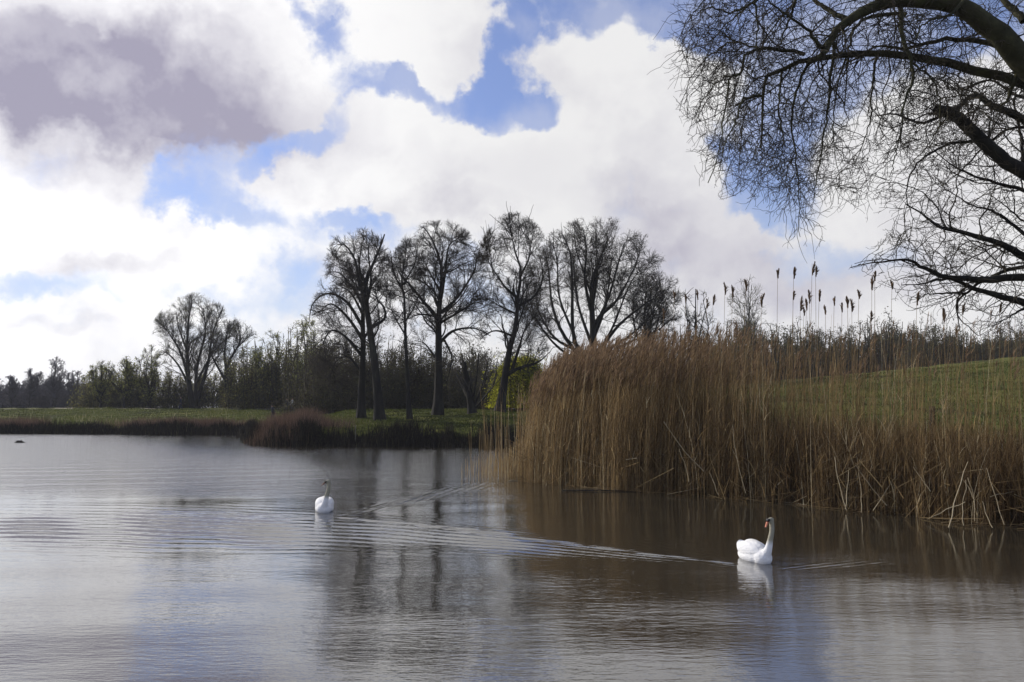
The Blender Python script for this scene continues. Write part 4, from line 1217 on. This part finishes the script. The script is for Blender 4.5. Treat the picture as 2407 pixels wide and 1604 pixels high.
YN = 13.5
fx, fy = 17.2, 13.0
trunkP = resample([(fx, fy, .3), (fx - .3, fy, 3.0), (fx - 1.0, fy + .2, 5.6), (12.5, 13.3, 8.2)], 22)
def keep_plane(px, py, g):
    lim_left = 1562 + np.maximum(0, (py - 200)) * .20
    low = np.interp(px, [1560, 1640, 1700, 1780, 1850, 1900, 1960, 2060, 2150, 2300, 2600], [230, 430, 500, 500, 560, 640, 520, 500, 420, 330, 300])
    jit = g.normal(0, 22, (px.shape[0], 1))
    return (px > lim_left + jit) & (py < low + jit)
PL = [([(2700, 500), (2560, 300), (2407, 145), (2358, 91), (2296, 41), (2234, 8), (2130, 0), (2068, 12), (2006, 41), (1965, 75), (1936, 124), (1900, 150)], 13.5, -.6, .26, .035),
      ([(2620, 330), (2500, 240), (2407, 199), (2296, 166), (2213, 141), (2130, 133), (2047, 126), (1965, 133), (1882, 145), (1840, 166), (1803, 182), (1795, 220), (1790, 290), (1788, 352)], 14.2, -1.0, .105, .014),
      ([(2407, 150), (2325, 100), (2213, 95), (2130, 116), (2060, 110), (1980, 160)], 13.7, .9, .06, .012),
      ([(2112, -10), (2120, 62), (2135, 124), (2147, 178), (2130, 232), (2122, 265), (2120, 330)], 13.2, -.5, .045, .010),
      ([(2130, 36), (2110, 33), (2027, 46), (2002, 83), (1996, 115), (1990, 170), (1985, 250)], 13.4, .6, .04, .010),
      ([(1774, -40), (1774, 0), (1780, 60), (1778, 122)], 12.9, -.3, .03, .008),
      ([(1890, 128), (1860, 120), (1786, 116), (1749, 133), (1739, 176), (1716, 182), (1706, 240), (1700, 300), (1691, 352), (1665, 430)], 13.5, -1.0, .035, .007),
      ([(1795, 226), (1760, 230), (1741, 240), (1735, 270), (1728, 290), (1699, 352), (1690, 400)], 13.3, -.6, .024, .006),
      ([(1960, 90), (1930, 110), (1900, 70), (1840, 30), (1780, -20)], 13.3, -1.2, .045, .010),
      ([(2000, 50), (1940, 20), (1880, -30), (1800, -60)], 13.4, 1.2, .05, .012),
      ([(1960, 100), (1950, 200), (1940, 300), (1925, 400), (1910, 470)], 13.2, .3, .030, .006),
      ([(1900, 150), (1870, 220), (1860, 300), (1875, 400), (1878, 480), (1880, 560)], 13.1, .5, .026, .005),
      ([(2060, 128), (2050, 210), (2040, 300), (2010, 390)], 14.0, .6, .026, .006),
      ([(1840, 165), (1830, 250), (1840, 330), (1830, 400)], 13.6, -.6, .022, .005),
      ([(1780, 0), (1720, 30), (1670, 20), (1620, 40)], 12.9, -1.0, .022, .005),
      ([(1786, 116), (1720, 100), (1670, 130), (1625, 180), (1600, 260)], 13.2, 1.2, .020, .005),
      ([(2700, 300), (2500, -60), (2300, -260), (2080, -330), (1880, -300)], 13.8, -.8, .16, .02),
      ([(2700, 200), (2560, -200), (2360, -480), (2150, -560), (1960, -520)], 14.5, .8, .14, .02),
      ([(2300, -260), (2200, -180), (2100, -170), (2000, -120)], 13.2, -.5, .05, .01),
      ([(2080, -330), (1960, -230), (1840, -200), (1740, -170), (1660, -100)], 13.2, -.5, .04, .008),
      ([(2400, -160), (2300, -120), (2220, -90), (2180, -30)], 14.2, .6, .04, .01),
      ([(2360, -480), (2260, -400), (2150, -380), (2050, -400)], 14.4, .5, .04, .01),
      ([(1900, -60), (1820, -30), (1740, 30), (1680, 90), (1650, 170)], 13.4, .8, .022, .006),
      ([(1800, -60), (1700, -30), (1640, 20), (1600, 80)], 13.0, .4, .020, .005),
      ([(1740, 176), (1690, 190), (1650, 240), (1620, 300)], 13.2, .8, .016, .005),
      ([(1900, -80), (1870, 0), (1800, 90), (1760, 200), (1740, 320)], 13.8, .6, .020, .005),
      ([(1990, 130), (1965, 220), (1960, 330), (1975, 430)], 13.9, .3, .018, .005),
      ([(2120, 300), (2100, 380), (2090, 440)], 13.2, .3, .012, .005),
      ([(2147, 150), (2200, 200), (2210, 280), (2190, 350)], 13.4, .5, .02, .005),
      ([(1880, -30), (1850, 60), (1830, 120)], 12.6, .6, .028, .008),
      ([(2407, 50), (2350, -10), (2300, -40)], 14.0, .6, .07, .03),
      ([(2360, 92), (2390, 160), (2370, 230), (2350, 250)], 13.6, .4, .06, .015),
      ([(2290, -30), (2240, 30), (2180, 50), (2150, 90)], 13.0, -.6, .035, .008)]
near_tree('plane_tree', 'overhanging plane tree with mossy arching limbs and drooping twigs hung with seed balls',
          (trunkP, .55, .32), PL,
          [dict(seglen=3.3, L=1.45, ang=(.5, 1.4), t0=.12, n=22, jit=.20, trop=(-.02, 0, -.06), rr=.45, rmin=.006, rmax=.015, rtip=.4, sides=5, pool=True, fall=.1),
           dict(seglen=3.7, L=.9, ang=(.5, 1.3), t0=.1, n=10, jit=.28, trop=(0, 0, -.08), rr=.5, rmin=.0048, rmax=.009, rtip=.6, sides=4, fall=.1),
           dict(seglen=3.8, L=.45, ang=(.5, 1.2), t0=.1, n=6, jit=.30, trop=(0, 0, -.03), rr=.7, rmin=.0040, rmax=.006, rtip=.65, sides=3, fall=.2),
           dict(per=1.3, L=.15, ang=(.5, 1.1), t0=.2, n=3, jit=.2, rr=.8, rmin=.003, rtip=.8, sides=3)],
          401, 'near_bark', 'near_twig', fruit=34, keep=keep_plane)
f2x, f2y = 21.0, 17.0
trunk2 = resample([(f2x, f2y, .4), (f2x - .3, f2y, 2.5), (f2x - .9, f2y, 4.5), (17.5, 17.5, 6.5)], 22)
def keep_second(px, py, g):
    left = np.interp(py, [0, 200, 260, 420, 560, 600, 640, 700, 760, 820], [2150, 2120, 2040, 2030, 2060, 1980, 1960, 2050, 2180, 2300])
    low = np.interp(px, [1950, 2100, 2250, 2320, 2450], [650, 720, 790, 800, 770])
    j = g.normal(0, 18, (px.shape[0], 1))
    return (px > left + j) & (py < low + j)
SL = [([(2750, 560), (2560, 500), (2407, 406), (2317, 340), (2255, 282), (2197, 255)], 18.0, -.5, .19, .12),
      ([(2560, 380), (2407, 282), (2338, 249), (2288, 224), (2255, 250), (2172, 290), (2110, 270), (2060, 272)], 18.5, -1.0, .105, .012),
      ([(2600, 700), (2407, 605), (2358, 576), (2296, 555), (2213, 535), (2172, 506), (2130, 480)], 18.0, -1.0, .105, .012),
      ([(2560, 500), (2407, 448), (2317, 423), (2255, 398), (2190, 350)], 18.3, .8, .06, .010),
      ([(2600, 660), (2407, 654), (2300, 656), (2230, 654), (2176, 633), (2135, 612), (2073, 617), (1998, 629)], 17.5, -1.2, .10, .008),
      ([(2600, 780), (2407, 712), (2363, 700), (2280, 675), (2230, 655), (2180, 665), (2120, 670)], 17.8, -.6, .10, .008),
      ([(2500, 350), (2407, 300), (2330, 330), (2260, 400), (2200, 450)], 18.6, 1.0, .05, .008),
      ([(2450, 620), (2350, 640), (2270, 690), (2250, 740), (2300, 790)], 17.6, .8, .05, .008),
      ([(2300, 330), (2230, 340), (2160, 380), (2130, 450), (2150, 520)], 17.9, -.8, .04, .007),
      ([(2480, 180), (2407, 230), (2330, 190), (2250, 210), (2190, 200)], 18.8, .9, .05, .008),
      ([(2420, 560), (2340, 500), (2280, 480), (2200, 430)], 18.2, .8, .045, .008),
      ([(2420, 720), (2380, 740), (2330, 770)], 17.8, -.4, .035, .006),
      ([(2407, 410), (2400, 320), (2385, 250), (2390, 190)], 18.3, .4, .05, .01),
      ([(2270, 690), (2210, 690), (2140, 700)], 17.5, .4, .03, .006),
      ([(2500, 660), (2440, 560), (2380, 500), (2330, 460)], 18.7, .4, .05, .008)]
near_tree('bare_tree', 'tree at the right edge with a sawn-off black limb and level lower branches',
          (trunk2, .5, .3), SL,
          [dict(seglen=2.6, L=1.8, ang=(.5, 1.2), t0=.10, n=22, jit=.18, trop=(-.02, 0, -.01), rr=.45, rmin=.008, rmax=.019, rtip=.4, sides=5, pool=True, fall=.1),
           dict(seglen=3.0, L=1.0, ang=(.5, 1.2), t0=.1, n=8, jit=.26, trop=(0, 0, .01), rr=.5, rmin=.006, rmax=.011, rtip=.6, sides=4, fall=.1),
           dict(seglen=3.0, L=.45, ang=(.5, 1.1), t0=.1, n=5, jit=.28, trop=(0, 0, .02), rr=.7, rmin=.005, rtip=.7, sides=3, fall=.2),
           dict(per=1.6, L=.17, ang=(.5, 1.1), t0=.2, n=3, jit=.2, rr=.8, rmin=.0045, rtip=.9, sides=3)],
          402, 'bark', 'near_twig', fruit=0, keep=keep_second)

# ------------------------------------------------------------------ remeshed bodies (swans, driftwood)
def ellipsoid(c, r, yaw=0, pitch=0, roll=0, nu=20, nv=12):
    th = np.linspace(0, PI, nv); ph = np.arange(nu) * 2 * PI / nu
    T, Ph = np.meshgrid(th, ph, indexing='ij')
    V = np.stack([np.sin(T) * np.cos(Ph), np.sin(T) * np.sin(Ph), np.cos(T)], -1).reshape(-1, 3) * np.array(r)
    from mathutils import Euler
    Rm = np.array(Euler((pitch, roll, yaw)).to_matrix())
    V = V @ Rm.T + np.array(c)
    i = (np.arange(nv - 1) * nu)[:, None]; k = np.arange(nu)[None]; k2 = (k + 1) % nu
    Q = np.stack([i + k, i + nu + k, i + nu + k2, i + k2], -1).reshape(-1, 4)
    return V, Q

def capped_tube(pts, rad, sides=14, n=20, flat=1.0):
    P = resample(pts, n); R = np.interp(np.linspace(0, 1, n), np.linspace(0, 1, len(rad)), rad)
    V, Q = tubes(P[None], R[None], sides)
    k = len(V)
    V = np.vstack([V, P[0], P[-1]])
    T = [(k, (j + 1) % sides, j) for j in range(sides)] + [(k + 1, k - sides + j, k - sides + (j + 1) % sides) for j in range(sides)]
    return V, Q, np.array(T)

def fuse(name, pieces, voxel, smooth_it):
    A = Acc()
    for p in pieces:
        A.add(p[0], p[1], p[2] if len(p) > 2 else None)
    me = A.mesh(name)
    tmp = bpy.data.objects.new('tmp', me); COL.objects.link(tmp)
    r = tmp.modifiers.new('r', 'REMESH'); r.mode = 'VOXEL'; r.voxel_size = voxel; r.use_smooth_shade = True
    s_ = tmp.modifiers.new('s', 'SMOOTH'); s_.iterations = smooth_it; s_.factor = .6
    dg = bpy.context.evaluated_depsgraph_get()
    out = bpy.data.meshes.new_from_object(tmp.evaluated_get(dg))
    bpy.data.objects.remove(tmp)
    out.name = name
    for p in out.polygons: p.use_smooth = True
    out.materials.clear()
    return out

def feather(t, p, out):
    c = t.nodes.new('ShaderNodeTexCoord').outputs['Object']
    sp = t.nodes.new('ShaderNodeSeparateXYZ'); t.links.new(c, sp.inputs[0])
    # neck and head stained cream with shade painted in, body white
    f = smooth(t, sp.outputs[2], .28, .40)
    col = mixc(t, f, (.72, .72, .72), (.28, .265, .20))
    t.links.new(col, p.inputs['Base Color'])
    p.inputs['Roughness'].default_value = .9
    v = N(t, 'ShaderNodeTexVoronoi', Vector=N(t, 'ShaderNodeVectorMath', operation='MULTIPLY', i0=c, i1=(1, .45, 1)).outputs[0], Scale=34.0)
    n = N(t, 'ShaderNodeTexNoise', Vector=c, Scale=50.0, Detail=4.0)
    hgt = M(t, 'ADD', M(t, 'MULTIPLY', v.outputs['Distance'], .6), M(t, 'MULTIPLY', n.outputs[0], .5))
    bm = N(t, 'ShaderNodeBump', Strength=.8, Distance=.012, Height=hgt)
    t.links.new(bm.outputs[0], p.inputs['Normal'])
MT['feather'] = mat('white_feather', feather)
MT['bill'] = noisy('bill', [(0.3, (.50, .17, .09)), (0.7, (.60, .24, .15))], 20, rough=.45)
MT['shaded_bill'] = noisy('shaded_bill', [(0.3, (.10, .04, .025)), (0.7, (.15, .06, .04))], 20, rough=.5)  # same bill darkened, its shade put into the colour
MT['black_skin'] = noisy('black_skin', [(0.3, (.012, .012, .012)), (0.7, (.02, .02, .02))], 20, rough=.5)

def swan(loc, heading, head_yaw, lean, label, head_pitch=.5, scale=1.0, seed=0, bw=1.0, nw=1.0, bill_mat='bill'):
    """heading: world angle of the bird's forward direction; local forward is +Y"""
    root = empty('swan', loc, label, 'swan')
    root.rotation_euler = (0, 0, heading)
    root.scale = (scale,) * 3
    cy, sy = math.cos(-heading), math.sin(-heading)
    lx, ly = cy * lean[0] - sy * lean[1], sy * lean[0] + cy * lean[1]      # world lean into local
    P = []
    P.append(ellipsoid((0, -.06, .07), (.185, .36, .14), nu=28, nv=16))
    P.append(ellipsoid((0, .19, .08), (.145, .17, .14), nu=24, nv=14))
    P.append(ellipsoid((0, -.06, .205), (.105, .26, .13), nu=28, nv=16))
    for s in (-1, 1):
        P.append(ellipsoid((s * .075, -.06, .165), (.110, .30, .135), yaw=s * .06, pitch=-.06, nu=24, nv=14))
        P.append(capped_tube([(s * .08, -.28, .22), (s * .04, -.38, .20), (s * .012, -.47, .215)], [.08, .045, .010], n=12))
    P.append(capped_tube([(0, -.32, .10), (0, -.42, .12), (0, -.52, .15)], [.11, .06, .012], n=12))
    P = [(q[0] * np.array([bw, 1, 1]),) + tuple(q[1:]) for q in P]
    nk = [(0, .20, .05), (lx * .05, .275, .14), (lx * .3, .315 + ly * .25, .24), (lx * .62, .325 + ly * .6, .38), (lx * .95, .325 + ly * .95, .51), (lx * 1.05, .315 + ly, .60), (lx, .310 + ly, .66)]
    P.append(capped_tube(nk, [.12, .088, .060 * nw, .045 * nw, .040 * nw, .040 * nw, .043 * nw], n=30))
    hx, hy = -math.sin(head_yaw), math.cos(head_yaw)      # local facing of the head
    top = np.array([lx, .320 + ly, .685])
    hc = top + np.array([hx, hy, 0]) * .032
    P.append(ellipsoid(hc, (.040, .062, .044), yaw=head_yaw, pitch=-head_pitch * .6, nu=18, nv=12))
    P.append(ellipsoid(top + np.array([hx, hy, 0]) * .004 + [0, 0, .004], (.042, .046, .043), nu=18, nv=12))
    me = fuse('body', P, .0085, 22)
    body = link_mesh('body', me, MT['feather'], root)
    # bill
    dn = head_pitch + .35
    f = np.array([hx * math.cos(dn), hy * math.cos(dn), -math.sin(dn)])
    side = np.array([-hy, hx, 0]); upv = np.cross(side, f) * -1
    if upv[2] < 0: upv = -upv
    b0 = hc + np.array([hx, hy, 0]) * .048 + [0, 0, -.010]
    HS = 1.28
    def loft(secs, sides=12):
        Vs = []
        for (d, w, h, dz) in secs:
            d, w, h, dz = d * HS, w * HS, h * HS, dz * HS
            c = b0 + f * d + upv * dz
            for k in range(sides):
                a = 2 * PI * k / sides
                Vs.append(c + side * w * math.cos(a) + upv * h * math.sin(a))
        n = len(secs); Q = []
        for i in range(n - 1):
            for k in range(sides):
                a = i * sides + k; b = i * sides + (k + 1) % sides
                Q.append((a, b, b + sides, a + sides))
        Vs.append(b0 + f * secs[0][0] * HS); Vs.append(b0 + f * secs[-1][0] * HS + upv * secs[-1][3] * HS)
        m = len(Vs)
        T = [(m - 2, (k + 1) % sides, k) for k in range(sides)] + [(m - 1, (n - 1) * sides + k, (n - 1) * sides + (k + 1) % sides) for k in range(sides)]
        return np.array(Vs), np.array(Q), np.array(T)
    A = Acc(); v, q, t_ = loft([(.006, .017, .017, 0), (.03, .0155, .013, -.001), (.055, .015, .010, -.001), (.078, .0145, .007, -.001), (.086, .008, .004, -.002)]); A.add(v, q, t_)
    bill = link_mesh('bill', A.mesh('bill'), MT[bill_mat], root)
    A = Acc(); v, q, t_ = loft([(.082, .0145, .0078, -.001), (.090, .011, .006, -.003), (.096, .005, .003, -.005)]); A.add(v, q, t_)
    link_mesh('bill_tip', A.mesh('bill_tip'), MT['black_skin'], bill)
    A = Acc()
    v, q = ellipsoid(b0 + upv * .015 + f * .006, (.013, .016, .014), yaw=head_yaw); A.add(v, q)
    v, q, t_ = loft([(-.032, .030, .006, .001), (-.018, .0335, .016, .001), (-.004, .028, .020, 0), (.010, .0188, .0188, 0)]); A.add(v, q, t_)
    link_mesh('bill_knob', A.mesh('bill_knob'), MT['black_skin'], bill)
    for s in (-1, 1):
        v, q = ellipsoid(hc + side * s * .038 + np.array([hx, hy, 0]) * .018 + [0, 0, .006], (.006, .006, .006), nu=10, nv=8)
        A = Acc(); A.add(v, q)
        link_mesh('eye', A.mesh('eye'), MT['black_skin'], root)
    return root

# near swan: swims to the right and towards the viewer, head turned left
def on_water(px, py):
    Y = CAM_H * F_PX / (py - 961)
    Y = CAM_H / (-(direction(px, py)[2] / direction(px, py)[1]))
    return at(px, py, Y)
p = on_water(1800, 1327)
swan((p[0] - .06, p[1] + .30, 0), math.radians(180 + 17), math.radians(-30 - 52), (.085, 0), 'white swan nearer to us on brown water, upright neck with orange bill turned left', head_pitch=.75, scale=.94, seed=1)
p = on_water(757, 1206)
swan((p[0] - .02, p[1] + .30, 0), math.radians(180 + 11), math.radians(-78), (.10, 0), 'white swan farther out on silvery water, shade-darkened bill turned left', head_pitch=.35, seed=2, bw=1.13, nw=1.12, bill_mat='shaded_bill')

# floating things
MT['wet_wood'] = noisy('wet_wood', [(0.3, (.010, .009, .008)), (0.7, (.03, .025, .02))], 6)
p = on_water(46, 1041)
me = fuse('driftwood', [ellipsoid((0, 0, .01), (.37, .15, .05)), ellipsoid((-.10, 0, .08), (.15, .10, .075)), ellipsoid((.06, 0, .07), (.16, .10, .07)),
                        capped_tube([(.09, 0, .05), (.10, 0, .12), (.095, 0, .19)], [.06, .035, .018], n=8), capped_tube([(.05, 0, .06), (.25, 0, .03), (.40, .02, .01)], [.06, .035, .012], n=8)], .02, 2)
o = link_mesh('driftwood', me, MT['wet_wood']); o.location = p + [0, 0, 0]
tag(o, 'small dark lump of driftwood floating on the open water at far left', 'driftwood')
MT['pale_wood'] = noisy('pale_wood', [(0.3, (.16, .13, .10)), (0.7, (.34, .30, .24))], 8)
def stick(p0, p1, r, name, label, cat, m):
    a = on_water(*p0) + [0, 0, .012]; b = on_water(*p1) + [0, 0, .012]
    P = resample([a, a * .6 + b * .4 + [0, 0, .015], b], 8)
    V, Q, T = capped_tube(P, [r * .5, r, r * .9, r * .3], sides=8, n=12)
    A = Acc(); A.add(V, Q, T)
    o = link_mesh(name, A.mesh(name, P[0]), MT[m]); o.location = P[0]
    tag(o, label, cat)
stick((1402, 1144), (1455, 1153), .03, 'floating_log', 'pale floating stick lying at the foot of the reeds', 'log', 'pale_wood')
stick((1320, 1154), (1510, 1157), .02, 'floating_branch', 'long dark half-sunken branch under the pale floating stick', 'branch', 'wet_wood')
stick((1195, 1132), (1218, 1131), .02, 'floating_reed', 'short white piece of reed floating off the left end of the bed', 'reed stem', 'pale_reed')
# old post in the grass behind the reeds
p = at(2190, 985, 27); zg = gz(p[0], p[1])
V, Q, T = capped_tube([(p[0], p[1], zg - .1), (p[0] + .01, p[1], zg + .5), (p[0] + .03, p[1], at(2190, 955, 27)[2])], [.11, .10, .09], sides=9, n=8)
A = Acc(); A.add(V, Q, T); o = link_mesh('wooden_post', A.mesh('wooden_post', (p[0], p[1], zg)), MT['bark']); o.location = (p[0], p[1], zg)
tag(o, 'short dark weathered post on the grass slope seen through the reeds', 'post')
# thin post on the peninsula bank
p = at(836, 1005, 50.6)
V, Q, T = capped_tube([(p[0], p[1], 0.0), (p[0], p[1], .6), (p[0], p[1], at(836, 1004, 50.6)[2] + .1)], [.035, .03, .025], sides=8, n=6)
A = Acc(); A.add(V, Q, T); o = link_mesh('wooden_post', A.mesh('wooden_post', p), MT['pale_twig']); o.location = p
tag(o, 'slim pale post standing in the peninsula sedge', 'post')

# ------------------------------------------------------------------ people
def flat_mat(name, c, rough=.8):
    return noisy(name, [(0.35, tuple(v * .8 for v in c)), (0.65, c)], 8, rough=rough)
MT['skin'] = flat_mat('skin', (.42, .26, .19), .6)
MT['dark_cloth'] = flat_mat('dark_cloth', (.022, .028, .045))
MT['grey_cloth'] = flat_mat('grey_cloth', (.06, .065, .075))
MT['white_cloth'] = flat_mat('white_cloth', (.62, .62, .60))
MT['brown_cloth'] = flat_mat('brown_cloth', (.085, .045, .03))
MT['jeans'] = flat_mat('jeans', (.025, .035, .06))
MT['hair'] = flat_mat('hair', (.02, .014, .01))

def skin_obj(name, verts, edges, radii, m, parent, sub=1):
    me = bpy.data.meshes.new(name)
    me.from_pydata([tuple(v) for v in verts], edges, [])
    o = link_mesh(name, me, m, parent)
    md = o.modifiers.new('skin', 'SKIN'); md.use_smooth_shade = True
    sl = me.skin_vertices[0].data
    for i, r in enumerate(radii):
        sl[i].radius = (r, r) if not isinstance(r, tuple) else r
    sl[0].use_root = True
    s_ = o.modifiers.new('sub', 'SUBSURF'); s_.levels = sub; s_.render_levels = sub
    return o

def person(x, y, h, yaw, label, jacket, trousers, stride=.18, arm=.1, stoop=0.0, bag=None):
    z = gz(x, y)
    root = empty('person', (x, y, z + .02), label, 'person', 'people walking on the far meadow')
    root.rotation_euler = (0, 0, yaw); root.scale = (h / 1.75,) * 3
    st = stoop
    J = dict(pel=(0, 0, .95), wst=(0, .02 + st * .2, 1.10), che=(0, .03 + st * .6, 1.32), nek=(0, .04 + st, 1.50), hd0=(0, .05 + st * 1.1, 1.58), hd1=(0, .06 + st * 1.2, 1.70),
             hL=(-.10, 0, .92), kL=(-.10, .06 + stride * .6, .50), aL=(-.10, stride, .09), tL=(-.10, stride + .15, .04),
             hR=(.10, 0, .92), kR=(.10, .04 - stride * .3, .50), aR=(.10, -stride - .04, .10), tR=(.10, -stride + .10, .04),
             sL=(-.17, .03 + st * .8, 1.42), eL=(-.24, -.02 - arm * .5 + st, 1.14), wL=(-.24, .08 - arm + st, .90), fL=(-.24, .10 - arm + st, .80),
             sR=(.17, .03 + st * .8, 1.42), eR=(.24, .02 + arm * .5 + st, 1.14), wR=(.24, .14 + arm + st, .92), fR=(.24, .17 + arm + st, .83))
    def sub(names, edges, rad, nm, m, par=root):
        idx = {k: i for i, k in enumerate(names)}
        return skin_obj(nm, [J[k] for k in names], [(idx[a], idx[b]) for a, b in edges], rad, m, par)
    names = ['pel', 'wst', 'che', 'nek', 'hd0', 'hd1', 'hL', 'kL', 'aL', 'tL', 'hR', 'kR', 'aR', 'tR', 'sL', 'eL', 'wL', 'fL', 'sR', 'eR', 'wR', 'fR']
    E = [('pel', 'wst'), ('wst', 'che'), ('che', 'nek'), ('nek', 'hd0'), ('hd0', 'hd1'), ('pel', 'hL'), ('hL', 'kL'), ('kL', 'aL'), ('aL', 'tL'), ('pel', 'hR'), ('hR', 'kR'), ('kR', 'aR'), ('aR', 'tR'),
         ('che', 'sL'), ('sL', 'eL'), ('eL', 'wL'), ('wL', 'fL'), ('che', 'sR'), ('sR', 'eR'), ('eR', 'wR'), ('wR', 'fR')]
    R = [.13, .115, .135, .055, .075, .085, .075, .05, .04, .035, .075, .05, .04, .035, .05, .038, .028, .03, .05, .038, .028, .03]
    sub(names, E, R, 'body', MT['skin'])
    sub(['che', 'wst', 'pel', 'nek', 'sL', 'eL', 'wL', 'sR', 'eR', 'wR'], [('che', 'wst'), ('wst', 'pel'), ('che', 'nek'), ('che', 'sL'), ('sL', 'eL'), ('eL', 'wL'), ('che', 'sR'), ('sR', 'eR'), ('eR', 'wR')],
        [.175, .16, .165, .08, .085, .065, .05, .085, .065, .05], 'jacket', MT[jacket])
    sub(['pel', 'hL', 'kL', 'aL', 'hR', 'kR', 'aR'], [('pel', 'hL'), ('hL', 'kL'), ('kL', 'aL'), ('pel', 'hR'), ('hR', 'kR'), ('kR', 'aR')], [.145, .10, .075, .06, .10, .075, .06], 'trousers', MT[trousers])
    J2 = [(0, J['hd1'][1] - .02, 1.71), (0, J['hd1'][1] - .05, 1.62)]
    skin_obj('hair', J2, [(0, 1)], [.092, .08], MT['hair'], root)
    for s, k in ((-1, 'L'), (1, 'R')):
        a, t_ = np.array(J['a' + k]), np.array(J['t' + k])
        skin_obj('shoe', [a + [0, -.03, -.04], (a + t_) / 2 + [0, 0, -.02], t_], [(0, 1), (1, 2)], [.05, .05, .04], MT['dark_cloth'], root)
    return root

def ground_at(px, Y):
    q = at(px, 961, Y); return q[0], q[1]
x, y = ground_at(425, 106); person(x, y, 1.72, math.radians(100), 'person in dark clothes walking along the path below the tall fan-shaped tree', 'dark_cloth', 'dark_cloth', stride=.14)
x, y = ground_at(643, 85); person(x, y, 1.68, math.radians(75), 'person in grey jacket and dark trousers stooping on the grass left of the reed mound', 'grey_cloth', 'dark_cloth', stoop=.12, stride=.12)
x, y = ground_at(674, 99); person(x, y, 1.55, math.radians(200), 'dark-clad person just left of the one in white behind the reed mound', 'dark_cloth', 'jeans')
x, y = ground_at(687, 98); person(x, y, 1.70, math.radians(190), 'person in white top behind the reddish reed mound', 'white_cloth', 'jeans')
x, y = ground_at(706, 99); person(x, y, 1.35, math.radians(150), 'smaller person in brown behind the reed mound', 'brown_cloth', 'brown_cloth')

# ------------------------------------------------------------------ air
hz = bpy.data.meshes.new('haze')
x0, x1, y0, y1, z0, z1 = -901, 901, -201, 901, -3.0, 32.0
hz.from_pydata([(x0, y0, z0), (x1, y0, z0), (x1, y1, z0), (x0, y1, z0), (x0, y0, z1), (x1, y0, z1), (x1, y1, z1), (x0, y1, z1)], [],
               [(0, 3, 2, 1), (4, 5, 6, 7), (0, 1, 5, 4), (1, 2, 6, 5), (2, 3, 7, 6), (3, 0, 4, 7)])
hm = bpy.data.materials.new('haze'); hm.use_nodes = True
ht = hm.node_tree; ht.nodes.clear()
ho = ht.nodes.new('ShaderNodeOutputMaterial'); pv = ht.nodes.new('ShaderNodeVolumePrincipled')
pv.inputs['Color'].default_value = (.86, .88, .95, 1)
pv.inputs['Density'].default_value = 0.0003
ht.links.new(pv.outputs[0], ho.inputs['Volume'])
tag(link_mesh('haze', hz, hm), 'thin bluish air over the pond and meadow', kind='stuff')
